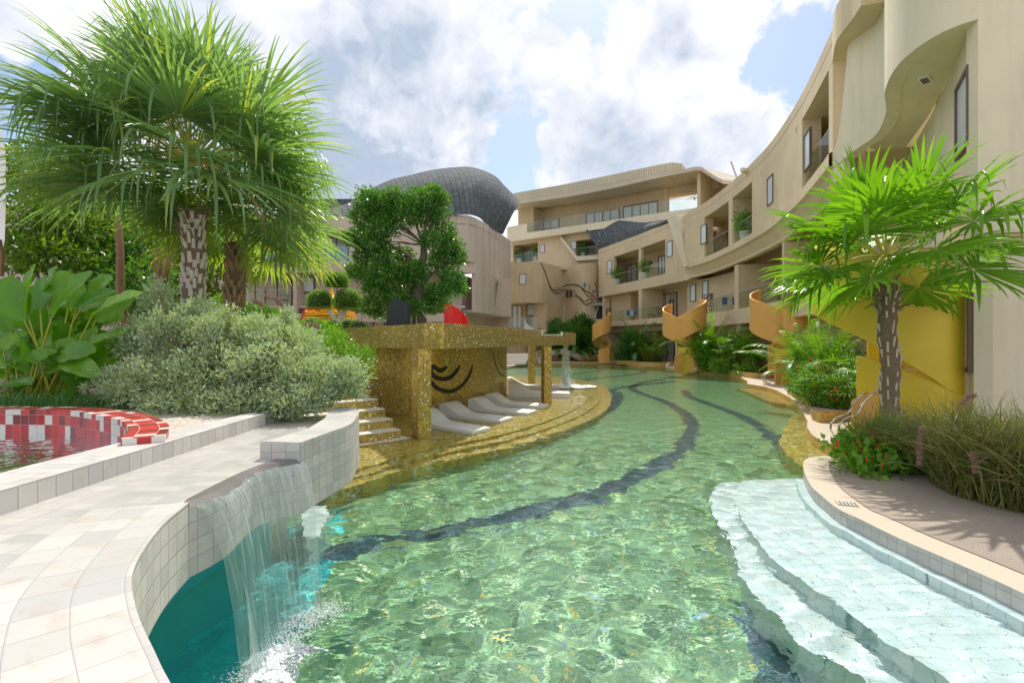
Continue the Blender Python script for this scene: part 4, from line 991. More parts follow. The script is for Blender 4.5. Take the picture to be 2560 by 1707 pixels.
i0 = min(range(len(out_)), key=lambda i: abs(out_[i].x / out_[i].y - (1355 - CU) / FP)); i1 = min(range(len(out_)), key=lambda i: abs(out_[i].x / out_[i].y - (1402 - CU) / FP))
def topz(i): return TT - .13 if i0 < i < i1 else TT
g = MB(); n_ = len(pts_)
for i in range(n_):
    j = (i + 1) % n_; a, b = pts_[i], pts_[j]; z_ = TT - .13 if i0 <= i < i1 else TT
    g.face([(a.x, a.y, TB), (b.x, b.y, TB), (b.x, b.y, z_), (a.x, a.y, z_)], [(us[i], TB), (us[i + 1], TB), (us[i + 1], z_), (us[i], z_)])
g.face([(p.x, p.y, TB) for p in pts_][::-1]); g.build('canopy_trough', M['gold'], gp)
g = MB(); g.face([(p.x, p.y, TT - .15) for p in pts_]); g.build('trough_water', M['teal'], gp)
g = MB()
def inset(c, o): return offs(c, o)
ins = inset(pts_, .12)
if (ins[20] - Vector((-.5, 16))).length > (pts_[20] - Vector((-.5, 16))).length: ins = inset(pts_, -.12)
for i in range(n_ - 1):
    if i0 <= i < i1: continue
    a, b, c, d = pts_[i], pts_[i + 1], ins[i + 1], ins[i]
    g.face([(a.x, a.y, TT), (b.x, b.y, TT), (c.x, c.y, TT), (d.x, d.y, TT)])
a, b = pts_[i0], pts_[i1]
g.build('trough_rim', M['tread'], gp)
g = MB(); L_ = [pts_[i] for i in range(i0, i1 + 1)]; g.grid([[(p.x + .02, p.y - .01, TT - .155) for p in L_], [(p.x + .02, p.y - .01, TT - .12) for p in L_], [(p.x - .2, p.y + .1, TT - .12) for p in L_]])
for k, i in enumerate((i0, i1)): g.box((pts_[i].x, pts_[i].y, TT - .07), (.06, .12, .16))
g.build('spill_lip', M['white'], gp)
def pillar(x, y, w_, rz):
    g = MB(); q = [Vector((x, y)) + Matrix.Rotation(rz, 2) @ Vector((a * w_ / 2, b * w_ / 2)) for a, b in ((-1, -1), (1, -1), (1, 1), (-1, 1))]
    g.prism([tuple(p) for p in q], -.3, TB, top=False, bot=False); return g.build('pillar', M['gold'], gp)
pillar(-1.9, 10.15, .30, R(38)); pillar(1.12, 15.75, .26, R(20)); pillar(.92, 22.6, .26, R(20))
# curved inner wall with dark eye-like lines
gw = T('gold_mosaic_wall', 'curved gold mosaic wall behind the loungers with black swirl lines and their painted reflection', 'wall', (-2, 15, 0))
FG = Fac([(-7.2, 13.2), (-5.2, 13.3), (-3.6, 13.35), (-2.6, 13.5), (-1.75, 14.2), (-1.05, 15.3), (-.55, 16.5), (-.27, 17.7), (-.2, 18.9), (-.35, 20.0), (-.9, 20.6)], 1, 8)
if FG.pos(FG.L / 2, 1).y < FG.pos(FG.L / 2, 0).y: FG.sign = -1
g = MB(); FG.box(g, 0, FG.L, -.3, TB - .003, 0, .25, st=.22); g.build('mosaic_face', M['gold'], gw, smooth=True)
def z4(pts): return [(860 + x * .2551, 780 + y * .2551) for x, y in pts]
def wpg(u, v, o=-.006):
    s_ = FG.su(u, o); p = FG.pos(s_, o); return s_, ZV(v, p.y)
for cur, wd in (([(820, 640), (850, 680), (900, 735), (960, 765), (1040, 776), (1110, 752), (1170, 705), (1215, 645), (1245, 580), (1260, 510)], .12), ([(1012, 535), (975, 560), (935, 572), (900, 548), (870, 532), (852, 555), (858, 590), (880, 625), (930, 650), (985, 655), (1040, 640), (1085, 600), (1115, 560), (1135, 520)], .13), ([(1475, 372), (1472, 440), (1490, 520), (1515, 580), (1545, 610), (1585, 632)], .07), ([(1508, 372), (1512, 440), (1530, 500), (1560, 545), (1590, 560)], .05)):  # last two curves paint a reflection of the swirl onto the wall
    c = spline([Vector(wpg(u, v)) for u, v in z4(cur)], 6); g = MB(); up, dn = [], []
    for i, p in enumerate(c):
        d = (c[min(i + 1, len(c) - 1)] - c[max(i - 1, 0)]).normalized(); q = Vector((-d.y, d.x)) * wd / 2 * min(1, .3 + min(i, len(c) - 1 - i) * .12)
        for L_, w_ in ((up, p + q), (dn, p - q)): xy = FG.pos(w_.x, -.007); L_.append((xy.x, xy.y, w_.y))
    g.grid([dn, up]); g.grid([[(a[0], a[1] + .01, a[2]) for a in up], up]); g.build('swirl_and_reflection', M['darktile'], gw)
# stairs
st = T('gold_mosaic_steps', 'flight of gold mosaic steps with pale treads beside the gold pillar', 'steps', (-3, 11, 0))
d_ = Vector((-.76, -.65)).normalized()
rl = [(1023, 1094), (1001, 1073), (982, 1046.6), (962, 1021), (944, 997), (924, 974), (905, 950)]
for k in range(7):
    z_ = .0 + .178 * k + .015
    a = P(rl[k][0], rl[k][1], z_).xy; b = a + d_ * 2.6; nrm = Vector((-.65, .76)); c = b + nrm * 1.2; e_ = a + nrm * (1.6 if k < 6 else 2.6)
    g = MB(); g.prism([tuple(a), tuple(e_), tuple(c), tuple(b)], -.4 + .001 * k, z_ - .02, top=False); s_ = g.build('riser', M['gold'], st)
    g = MB(); o_ = Vector((.65, -.76)) * .01; g.prism([tuple(a + o_), tuple(e_), tuple(c), tuple(b + o_)], z_ - .02, z_); g.build('tread', M['tread'], st)
# loungers
def lounger_proto(label):
    r = T('sunken_lounger', label, 'sun lounger', (0, 0, 0), 'tiled loungers in the shallow water')
    W = .66; prof = [(-.95, .28), (-.82, .31), (-.55, .17), (-.35, .06), (-.1, .02), (.3, .015), (.95, .0)]
    prof = [(p.x, p.y) for p in spline([Vector(a) for a in prof], 4)]
    g = MB(); zt = 0.045
    g.grid([[(x, -W / 2, z + zt) for x, z in prof], [(x, W / 2, z + zt) for x, z in prof]]); g.build('seat_surface', M['lounger'], r, smooth=True)
    g = MB()
    for sg in (-1, 1): g.grid([[(x, sg * W / 2, -.17) for x, z in prof], [(x, sg * W / 2, z + zt) for x, z in prof]], flip=sg > 0)
    for x, z in (prof[0], prof[-1]): g.face([(x, -W / 2, -.17), (x, W / 2, -.17), (x, W / 2, z + zt), (x, -W / 2, z + zt)])
    g.build('tiled_base', M['lounger'], r); return r
LN = [((-1.45, 11.35), (.81, -.58), 'pale tiled lounger half hidden behind the front gold pillar'), ((-.95, 12.75), (.87, -.48), 'pale tiled lounger just right of the front gold pillar, second from the front'), ((-.28, 13.95), (.9, -.42), 'third pale tiled lounger from the front, in sunlight before the swirl wall'), ((.15, 15.25), (.94, -.34), 'pale tiled lounger whose foot reaches the base of the middle gold pillar'), ((1.0, 17.7), (.99, -.08), 'raised pale lounger with a dark side beyond the middle gold pillar'), ((.9, 20.9), (1, .05), 'farthest pale lounger beside the rear gold pillar')]
pr = None
for (x, y), d, lb in LN:
    if pr is None: pr = lounger_proto(lb); o = pr
    else: o = copy_tree(pr)
    place(o, (x, y, 0.0 if y < 17 else .1 if y < 19 else .05), math.atan2(d[1], d[0]), 1.0 if y < 17 else 1.15, lb)
# spout stream
sp = T('water_spout', 'clear column of water falling from the far end of the gold canopy into the pool', 'waterfall', (2.5, 21.6, 0))
random.seed(8)
c = P(1416, 963, 0); cx, cy = 2.42, 21.75
g = MB()
for k in range(5):
    ox, oy = random.uniform(-.08, .08), random.uniform(-.06, .06); pp = []
    for i in range(14):
        t = i / 13; pp.append((cx + ox * (1 + 1.2 * t) + .02 * math.sin(7 * t + k), cy + oy - .10 * t, TB - t * TB))
    g.tube(pp, [.055 + .03 * math.sin(i * 1.3 + k) + .015 * i / 13 for i in range(14)], 8)
g.build('stream', M['fall'], sp, smooth=True)
pts = []
for k in range(1500):
    a = random.random() * 6.3; t = random.random(); rr = abs(random.gauss(0, .10 + .12 * t)); zz_ = (1 - t) * 1.0 * random.random() ** 2
    pts.append((cx + rr * math.cos(a), cy - .1 + rr * math.sin(a), max(0, zz_), random.uniform(.004, .022), 1.2))
blobs('splash_drops', pts, sp, M['bub'])
g = MB(); g.grid([[(cx + r_ * math.cos(a) * 1.4, cy - .3 + r_ * math.sin(a), .015 + (.08 if r_ < .5 else .02) * random.random()) for a in [i * .3 for i in range(22)]] for r_ in (.03, .25, .45, .7, .95)]); g.build('foam_ring', M['foam'], sp, smooth=True)

# =============================== GOLDEN SPIRAL STAIRS ===============================
def helix(tab, r, c, n=10, th=.07):
    tab = [Vector((a[0], a[1], a[2])) for a in tab]; t = spline(tab, n)
    o, i_ = [], []
    f = lambda rr, k: [(c[0] + rr * math.cos(R(q.x)), c[1] + rr * math.sin(R(q.x)), (q.y, q.z)[k]) for q in t]
    g = MB(); A0, A1, B0, B1 = f(r, 1), f(r, 0), f(r - th, 1), f(r - th, 0)
    g.grid([A0, A1]); g.grid([B1, B0]); g.grid([A1, B1]); g.grid([B0, A0])
    for k in (0, -1): g.face([A0[k], B0[k], B1[k], A1[k]])
    g.tube([(a[0] * .5 + b[0] * .5, a[1] * .5 + b[1] * .5, a[2] + .012) for a, b in zip(A1, B1)], th * .62, 6)
    return g
def soffit(tab, r0, r1, c, dz, n=10, up=.0):
    t = spline([Vector(a) for a in tab], n); f = lambda rr, q: [(c[0] + rr * math.cos(R(a.x)), c[1] + rr * math.sin(R(a.x)), a.z + q) for a in t]
    g = MB(); g.grid([f(r0, dz), f(r1, dz)]); g.grid([f(r1, dz + .12), f(r0, dz + .12)]); return g
def treads(tab, r0, r1, c, rise=.175):
    t = spline([Vector(a) for a in tab], 12); g = MB(); zl = None; a0 = None
    for q in t:
        z_ = q.z + .32
        if zl is None: zl, a0 = z_, q.x; continue
        if abs(z_ - zl) >= rise:
            an = [a0 + (q.x - a0) * k / 3 for k in range(4)]
            g.prism([(c[0] + r0 * math.cos(R(a)), c[1] + r0 * math.sin(R(a))) for a in an] + [(c[0] + r1 * math.cos(R(a)), c[1] + r1 * math.sin(R(a))) for a in reversed(an)], z_ - .02, z_ + .15); zl, a0 = z_, q.x
    return g
TA = [(35, 4.65, 3.15), (-20, 4.5, 3.0), (-90, 4.05, 2.6), (-150, 3.6, 2.15), (-185, 3.35, 1.9), (-235, 2.95, 1.5), (-290, 2.5, 1.1), (-345, 2.05, .7), (-400, 1.6, .35), (-450, 1.3, .12), (-480, 1.2, .1)]
TBn = [(100, 4.45, 3.2), (140, 4.2, 2.75), (180, 3.9, 2.4), (225, 3.6, 2.05), (270, 3.15, 1.7), (320, 2.7, 1.2), (365, 2.3, .8), (410, 1.95, .45), (440, 1.8, .3)]
def panel(poly, y, th, parent, c, name='entry_panel', rz=0):
    g = MB(); M_ = Matrix.Rotation(rz, 3, 'Z'); f = [c + M_ @ Vector((x, y, z)) for x, z in poly]; b = [c + M_ @ Vector((x, y + th, z)) for x, z in poly]
    g.face(f); g.face(b[::-1]); n = len(f)
    for i in range(n): j = (i + 1) % n; g.face([f[j], f[i], b[i], b[j]])
    return g.build(name, M['stair'], parent)
def handrail(parent, c, rz=0, s=1., m=1):
    """chrome rail with a loop at its foot"""
    M_ = Matrix.Rotation(rz, 3, 'Z'); pts = [(0, 0, .12), (-.16, 0, .14), (-.27, 0, .28), (-.24, 0, .48), (-.05, 0, .60), (.25, 0, .66), (.42, 0, .74), (.55, 0, .92), (.8, 0, 1.12), (1.1, 0, 1.22)]
    for dy in (0, .16):
        g = MB(); g.tube(spline([c + M_ @ Vector((x * s * m, y + dy, z * s)) for x, y, z in pts], 6), .024 * s, 8); g.build('handrail', M['chrome'], parent, smooth=True)
def stairA(label, c, ra=.86, B_=None, rb=1.08, boff=(-.55, .55), flip=False, grp='golden spiral stairs down the curved wing'):
    r = T('golden_spiral_stair', label, 'spiral stair', (c[0], c[1], 0), grp)
    ca = c
    helix(TA, ra, ca).build('balustrade', M['stair'], r, smooth=True)
    helix([(a, t - .75, b + .1) for a, t, b in TA], .28, ca).build('inner_balustrade', M['stairi'], r, smooth=True)
    soffit(TA, .27, ra - .02, ca, .12).build('soffit', M['stairi'], r, smooth=True)
    treads(TA, .29, ra - .08, ca).build('treads', M['tread'], r)
    g = MB(); g.tube([(ca[0], ca[1], .1), (ca[0], ca[1], 3.9)], .045, 8); g.build('centre_pole', M['steel'], r)
    return r
# far single stair
def cpx(u, Y): p = XY(u, Y); return (p.x, p.y)
s1 = stairA('farthest golden spiral stair, at the far corner where the curved wing begins', cpx(1504, 44.6), .88)
panel([(.0, .15), (.55, .15), (.55, 1.35), (.3, 1.35), (.0, .9)], -.9, .08, s1, Vector((*cpx(1504, 44.6), 0)))
# doubles
def double(label, u, Y, k=1.0):
    x, y = cpx(u, Y); ca = (x + .50, y)
    r = stairA(label, ca, .88)
    cb = (x + .02, y + .62)
    helix(TBn, 1.10, cb).build('balustrade', M['stair'], r, smooth=True)
    soffit([(a, t, b) for a, t, b in TBn], .45, 1.08, cb, .12).build('soffit', M['stairi'], r, smooth=True)
    treads(TBn, .47, 1.02, cb).build('treads', M['tread'], r)
    C_ = Vector((x, y, 0))
    panel([(-.86, .1), (-.34, .1), (-.34, 1.42), (-.52, 1.35), (-.86, 1.05)], -.95, .08, r, C_)
    panel([(.62, .1), (1.02, .1), (1.02, .75), (.62, .95)], -.75, .08, r, C_)
    helix([(-400, 1.9, .6), (-440, 1.7, .25), (-480, 1.6, .05), (-520, 1.6, .05), (-560, 1.7, .3)], .62, (ca[0] - .25, ca[1] - .1)).build('lower_skirt', M['stairi'], r, smooth=True)
    handrail(r, Vector((x - 1.05, y - .9, .1)), R(8)); handrail(r, Vector((x + .62, y - 1.0, .0)), R(10), .9)
    return r
double('middle golden double spiral stair rising from the far pool edge to the curved wing', 1709, 30.3)
s3 = double('golden double spiral stair partly behind the right palm leaves, between two planters', 1958, 21.6)
# big near stair
cn = Vector((8.08, 10.35)); ux = lambda u: u
s4 = T('golden_spiral_stair', 'largest golden spiral stair, wrapped close behind the right palm trunk', 'spiral stair', (cn.x, cn.y, 0), 'golden spiral stairs down the curved wing')
T4 = [(95, 4.4, 3.1), (130, 4.25, 2.85), (180, 3.95, 2.45), (215, 3.7, 2.05), (245, 3.42, 1.55), (275, 3.1, 1.0), (300, 2.85, .5), (330, 2.6, .2), (360, 2.42, .1), (400, 2.2, .1), (430, 2.1, .1)]
helix(T4, 1.42, cn, 12, .08).build('balustrade', M['stairi'], s4, smooth=True)
soffit(T4, .5, 1.39, cn, .14, 12).build('soffit', M['stairi'], s4, smooth=True); treads(T4, .5, 1.34, cn).build('treads', M['tread'], s4)
helix([(a, t - .2, b) for a, t, b in T4], .5, cn, 12).build('inner_balustrade', M['stairi'], s4, smooth=True)
C4 = [(186, 1.66, .1), (205, 1.58, .1), (228, 1.42, .08), (250, 1.22, .06), (272, .98, .05), (295, .74, .05)]
helix(C4, 1.16, (8.24, 10.08), 12, .08).build('lower_skirt', M['stairi'], s4, smooth=True)
panel([(-.02, -.1), (.42, -.1), (.42, 1.06), (.0, .86)], 0, .09, s4, Vector((6.62, 9.35, 0)))
g = MB(); q = Vector((6.82, 9.34, .5)); g.box(q + Vector((-.12, 0, -.05)), (.02, .02, .7)); g.build('panel_trim', M['stairi'], s4)
handrail(s4, Vector((6.22, 9.0, .14)), R(20), .72)
# red stairs by the taupe block
for lb, u, Y, ins_ in (('small red spiral stair behind the yellow shrine', 778, 29.5, [(150, 3.6, 2.9), (190, 4.2, 2.9), (230, 4.45, 3.0), (270, 4.5, 3.2), (300, 4.5, 3.35)]), ('red curved stair wall beside the dark tree trunk, right of the black stone', 1135, 29, None)):
    r = T('red_spiral_stair', lb, 'spiral stair', (*cpx(u, Y), 0), 'red stairs by the taupe block')
    x, y = cpx(u, Y)
    if ins_:
        g = MB(); prof = [(752, 790, 795), (757, 779, 794), (765, 771, 793), (775, 768, 792), (790, 768, 792), (806, 770, 792)]
    else:
        g = MB(); prof = [(1110, 748, 800), (1120, 755, 806), (1132, 763, 811), (1146, 773, 813), (1158, 783, 814), (1168, 795, 815), (1173, 810, 815)]
    top = spline([PY(u_, a, Y - 1.0 * math.sin(math.pi * i / (len(prof) - 1))) for i, (u_, a, b) in enumerate(prof)], 5); bt_ = spline([PY(u_, b + 8, Y - 1.0 * math.sin(math.pi * i / (len(prof) - 1))) for i, (u_, a, b) in enumerate(prof)], 5)
    g.grid([bt_, top]); bk2 = [p + Vector((0, .08, 0)) for p in top]; g.grid([top, bk2]); g.grid([bk2, [p + Vector((0, .08, 0)) for p in bt_]]); g.build('balustrade', M['red'], r, smooth=True)
    g = MB(); g.tube([(x + .3, y + .4, 1), (x + .3, y + .4, 4.2)], .05); g.build('centre_pole', M['steel'], r)

# =============================== PLANTERS, BANK DETAILS ===============================
def planter(label, poly, z=.42, soil=.36, mat_='goldband'):
    r = T('planter', label, 'planter', (poly[0][0], poly[0][1], 0), 'amber tiled planters along the pool')
    g = MB(); p = spline([Vector(a) for a in poly], 5, True); g.prism([tuple(a) for a in p], .1, z, top=False); g.build('tiled_side', M[mat_], r)
    g = MB(); g.face([(a.x, a.y, soil) for a in p]); g.build('soil', M['soil'], r)
    return r
planter('low amber tiled planter in front of the far ground floor recess', [(8.9, 40.4), (9.6, 40.1), (10.4, 37.2), (11.6, 36.7), (12.6, 37.5), (11.5, 40), (10.2, 42), (9.1, 42.5)])
planter('amber tiled planter between the middle and the third golden stair', [(11.25, 31.0), (12.2, 29), (12.0, 25.8), (12.4, 24.4), (13.8, 25), (14, 28), (13.5, 31), (12, 32)])
planter('amber tiled planter of red flowers left of the largest golden stair', [(7.05, 11.35), (8.1, 13.2), (9.2, 15.8), (9.9, 17.3), (11, 17), (10.8, 14), (9.6, 12.1), (8.2, 11.5), (7.4, 11.1)], .40)
# bridge
br = T('arched_footbridge', 'small cream arched footbridge over the far end of the pool', 'bridge', (4, 46, 0))
bx = [(1336, 905), (1350, 893), (1368, 882), (1386, 876), (1404, 874), (1421, 877), (1440, 884), (1460, 892), (1478, 899)]
up = spline([PY(u, v, 45) for u, v in bx], 5); lo = spline([PY(u, v, 45) for u, v in ((1340, 908), (1355, 902), (1370, 893), (1386, 887), (1404, 885), (1420, 888), (1440, 896), (1458, 905), (1470, 908))], 5)
g = MB(); g.grid([lo, up]); bk3 = [p + Vector((.3, 2.0, .0)) for p in up]; g.grid([up, bk3]); g.grid([[p + Vector((.3, 2, 0)) for p in lo], lo]); g.build('arch', M['rim'], br, smooth=False)
g = MB(); g.grid([up, [p + Vector((0, 0, .05)) for p in up]]); g.grid([[p + Vector((0, 0, .05)) for p in up], [p + Vector((.02, .15, .05)) for p in up]]); g.build('edge_trim', M['cream'], br)
fs = T('pale_garden_steps', 'pale stone steps and rounded side wall beyond the rear gold pillar', 'steps', (0, 40, 0))
g = MB()
for k in range(5): g.box((-.4 + .1 * k, 38.6 + .35 * k, .25 + .16 * k), (3.0, .7, .16))
g.build('step_blocks', M['tread'], fs)
g = MB(); wq = [PY(1287, 902, 40), PY(1296, 884, 40), PY(1322, 883, 40), PY(1345, 881, 41), PY(1345, 908, 41), PY(1290, 912, 40)]
g.face(wq[::-1]); g.face([wq[0], wq[1], wq[1] + Vector((.1, .35, 0)), wq[0] + Vector((.1, .35, 0))]); g.grid([[wq[1], wq[2], wq[3]], [p + Vector((0, .4, 0)) for p in wq[1:4]]]); g.build('side_wall', M['rim'], fs)
g = MB(); g.tube(spline([P(1262, 918, .1), P(1300, 911, .12), P(1345, 906, .14)], 6), .12, 8); g.build('rounded_curb', M['rim'], fs)
ws = T('white_spiral_stair', 'small white curled stair by the mural block doors', 'spiral stair', (.8, 47, 0))
g = MB(); q = [(1312, 790), (1313, 800), (1318, 810), (1326, 816), (1334, 820)]; a = spline([PY(u, v, 47) for u, v in q], 5); b = spline([PY(u, v, 47) for u, v in ((1311, 826), (1314, 828), (1320, 829), (1327, 830), (1335, 830))], 5); g.grid([b, a]); g.grid([a, [p + Vector((0, .1, 0)) for p in a]])
g.build('balustrade', M['white'], ws)
for (u0, u1) in ((1316, 1328),):
    g = MB(); a_, b_ = PY(u0, 793, 47.4), PY(u1, 818, 47.4)
    for k in range(9): g.box((a_.x + (b_.x - a_.x) * k / 8, 47.4, (a_.z + b_.z) / 2), (.03, .03, a_.z - b_.z)); g.box(((a_.x + b_.x) / 2, 47.4, b_.z + (a_.z - b_.z) * k / 8), (b_.x - a_.x, .02, .03))
    g.build('openwork_panel', M['black'], ws)
gr = T('glass_balustrade', 'clear glass balustrade before the mural block doors', 'railing', (0, 46, 0))
g = MB(); g.box((1.0, 46.5, 3.7), (2.9, .02, 1.1)); g.build('glass_pane', M['glass'], gr); g = MB(); g.box((1.0, 46.5, 4.27), (2.9, .04, .03)); g.build('top_rail', M['steel'], gr)
g = MB(); g.box((1.2, 47.6, 3.0), (4.2, 2.4, .3)); tag(g.build('terrace', M['beige2']), 'beige raised terrace slab before the mural block doors', 'terrace')

# =============================== GARDEN FEATURES ===============================
sh = T('golden_shrine', 'bright yellow-gold spirit shrine with a stepped spire among the round bushes', 'shrine', (-8.2, 21.5, 1.2))
sx, sy = XY(829, 21.5); k = 21.5 / FP * .62; Zs = lambda v: ZV(v, 21.5)
g = MB(); g.box((sx, sy, (Zs(783) + Zs(792)) / 2), (150 * k, 150 * k, 9 * k)); g.box((sx, sy, Zs(795)), (165 * k, 165 * k, 5 * k)); g.build('platform', M['shrine'], sh)
g = MB()
for i in range(14):
    for sd in (0, 1, 2, 3):
        t = -1 + 2 * i / 13; x, y = ((t, -1), (t, 1), (-1, t), (1, t))[sd]
        g.box((sx + x * 74 * k, sy + y * 74 * k, Zs(780)), (3 * k, 3 * k, 8 * k)); 
for x in (-1, -.6, .6, 1):
    g.lathe((sx + x * 72 * k, sy - 74 * k, Zs(784)), [(5 * k, 0), (5 * k, 4 * k), (6 * k, 5 * k), (2 * k, 9 * k), (.1 * k, 12 * k)], 8)
g.build('parapet_figures', M['shrine'], sh)
g = MB(); g.box((sx, sy, Zs(768)), (60 * k, 60 * k, 30 * k)); g.box((sx, sy, Zs(752)), (50 * k, 50 * k, 6 * k)); g.build('sanctuary', M['shrine'], sh)
g = MB()
for i in range(7):
    for sd in (0, 1, 2, 3):
        t = -1 + 2 * i / 6; x, y = ((t, -1), (t, 1), (-1, t), (1, t))[sd]; g.tube([(sx + x * 34 * k, sy + y * 34 * k, Zs(784)), (sx + x * 34 * k, sy + y * 34 * k, Zs(757))], 2.4 * k, 6)
g.build('columns', M['shrine'], sh)
g = MB(); prof = [(44, 757), (44, 753), (36, 751), (36, 748), (30, 746), (31, 741), (22, 737), (24, 733), (16, 728), (17, 722), (10, 716), (11, 710), (6, 702), (6.5, 698), (3, 690), (1.8, 680), (.1, 668)]
g.lathe((sx, sy, 0), [(r_ * k * .62, Zs(706 + (v - 668) * .53)) for r_, v in prof], 12); g.build('spire', M['shrine'], sh)
g = MB(); g.lathe((sx, sy, 0), [(16 * k, 1.2), (14 * k, 1.5), (22 * k, 1.9), (60 * k, Zs(800))], 12); g.build('pedestal', M['shrine'], sh)
bs = T('black_stone_slab', 'tall black standing stone with a slanted top behind the gold canopy', 'standing stone', (-3.8, 15.7, 1.2))
poly = [PY(u, v, 15.7) for u, v in ((962, 830), (973, 756), (987, 746), (1001, 750), (1017, 761), (1019, 830))]
g = MB(); f = poly; b = [p + Vector((.06, .28, -.01)) for p in poly]; g.face(f[::-1]); g.face(b)
for i in range(len(f)): j = (i + 1) % len(f); g.face([f[i], f[j], b[j], b[i]])
g.build('slab', M['rock'], bs)
tr = T('tree_prop_frame', 'thin grey steel frame propping the dark round-leaved tree', 'frame', (-3.3, 17, 1.2))
g = MB(); g.tube([PY(1031, 774, 16.6), PY(1052, 774, 16.6)], .022); g.tube([PY(1041, 774, 16.6), PY(1041, 840, 16.6)], .022); g.build('post', M['steel'], tr); g = MB(); g.tube([PY(1052, 774, 16.6), PY(1078, 812, 16.2)], .02); g.build('brace', M['steel'], tr)
# balcony furniture
def chair_proto(label):
    r = T('wire_chair', label, 'chair', (0, 0, 0), 'chairs on the balconies')
    g = MB(); g.tube([(.30 * math.cos(a), .30 * math.sin(a), .42) for a in [i * .524 for i in range(12)]], .014, 4, closed=True)
    for i in range(6): x = -.25 + .1 * i; w_ = math.sqrt(max(0, .09 - x * x)); g.tube([(x, -w_, .42), (x, w_, .42)], .008, 3)
    g.build('seat', M['black'], r); g = MB()
    arc_ = lambda h, rr: [(rr * math.cos(a), rr * math.sin(a), h) for a in [R(20 + 20 * i) for i in range(8)]]
    g.tube(arc_(.80, .38), .014, 4); 
    for i in range(8): g.tube([arc_(.42, .30)[i], arc_(.80, .38)[i]], .008, 3)
    g.build('backrest', M['black'], r)
    for i in range(4): a = R(45 + 90 * i); g = MB(); g.tube([(.24 * math.cos(a), .24 * math.sin(a), .42), (.27 * math.cos(a), .27 * math.sin(a), 0)], .014, 4); g.build('leg', M['black'], r)
    return r
cp = None
for F_, u, o, z, lb in ((FE, 708, 1.2, e2, 'round wire chair behind the glass of the lower left balcony of the taupe block'), (FE, 842, 1.0, e3, 'wire chair behind the blue glass balcony of the taupe block'), (FR, 1626, .9, f2, 'wire chair on the second floor balcony left of the middle golden stair'), (FR, 1653, 1.0, f2, 'wire chair nearest the doors behind the middle golden stair'), (FR, 1872, .9, f2, 'round wire chair on the balcony left of the third golden stair'), (FR, 1660, 1.4, .15, 'wire chair on the ground floor terrace by the middle golden stair')):
    p = F_.pos(F_.su(u, o), o)
    if cp is None: cp = chair_proto(lb); q = cp
    else: q = copy_tree(cp)
    place(q, (p.x, p.y, z), 0, 1.15, lb)
for F_, u, o, z, lb in ((FR, 1577, .5, f2, 'folding rack with blue and white towels on the far second floor balcony'), (FR, 1819, .6, f2, 'folding rack with patterned blue towels on the balcony right of the openwork panel')):
    p = F_.pos(F_.su(u, o), o); r = T('towel_rack', lb, 'towel rack', (p.x, p.y, z), 'towel racks on the balconies'); g = MB()
    for sg in (-1, 1): g.tube([(p.x - .5, p.y + sg * .3, z), (p.x - .5, p.y - sg * .3, z + .95)], .015, 4); g.tube([(p.x + .5, p.y + sg * .3, z), (p.x + .5, p.y - sg * .3, z + .95)], .015, 4)
    for y_, z__ in ((-.3, .95), (.3, .95), (0, .7)): g.tube([(p.x - .5, p.y + y_, z + z__), (p.x + .5, p.y + y_, z + z__)], .012, 4)
    g.build('rack_frame', M['white'], r)
    for x_, w_, m_ in ((-.32, .3, 'towel'), (.02, .28, 'white'), (.33, .26, 'towel')):
        g = MB(); g.grid([[(p.x + x_ - w_ / 2, p.y - .33, z + .45), (p.x + x_ + w_ / 2, p.y - .33, z + .48)], [(p.x + x_ - w_ / 2, p.y - .32, z + .97), (p.x + x_ + w_ / 2, p.y - .32, z + .97)], [(p.x + x_ - w_ / 2, p.y - .26, z + .97), (p.x + x_ + w_ / 2, p.y - .26, z + .97)], [(p.x + x_ - w_ / 2, p.y - .25, z + .6), (p.x + x_ + w_ / 2, p.y - .25, z + .6)]]); g.build('towel', M[m_], r)
# =============================== PLANTS ===============================
RN = np.random.default_rng(11)
def unit(a): return a / (np.linalg.norm(a, axis=-1, keepdims=True) + 1e-9)
def leaves(C, D, L, W, fold=.18, bend=.12, rng=RN, up=None):
    """C base points, D directions, L lengths, W widths -> 2 quads per leaf folded along the rib, as one island each"""
    n = len(C); D = unit(D); r = unit(rng.normal(size=(n, 3))) if up is None else unit(up + rng.normal(size=(n, 3)) * .35)
    S_ = unit(np.cross(D, r)); Nn = np.cross(S_, D); L = L[:, None]; W = W[:, None]
    b = C; m = C + D * L * .5 + Nn * L * fold * .0 ; t = C + D * L - Nn * L * bend
    l = C + D * L * .45 + S_ * W * .5 + Nn * W * fold; r_ = C + D * L * .45 - S_ * W * .5 + Nn * W * fold
    V = np.stack([b, l, t, r_], 1).reshape(-1, 3); i = np.arange(n) * 4
    return V, np.stack([i, i + 1, i + 2, i + 3], 1)
def ell_pts(n, c, r, rng=RN, shell=.55, low=-1.):
    d = unit(rng.normal(size=(n * 2, 3))); d = d[d[:, 2] > low][:n]
    rad = shell + (1 - shell) * rng.random((len(d), 1)) ** .6
    lump = 1 + .13 * np.sin(d[:, :1] * 5 + c[0]) * np.cos(d[:, 1:2] * 6 + c[1]) + .09 * np.sin(d[:, 2:] * 11 + c[2])
    return np.array(c) + d * rad * lump * np.array(r), d
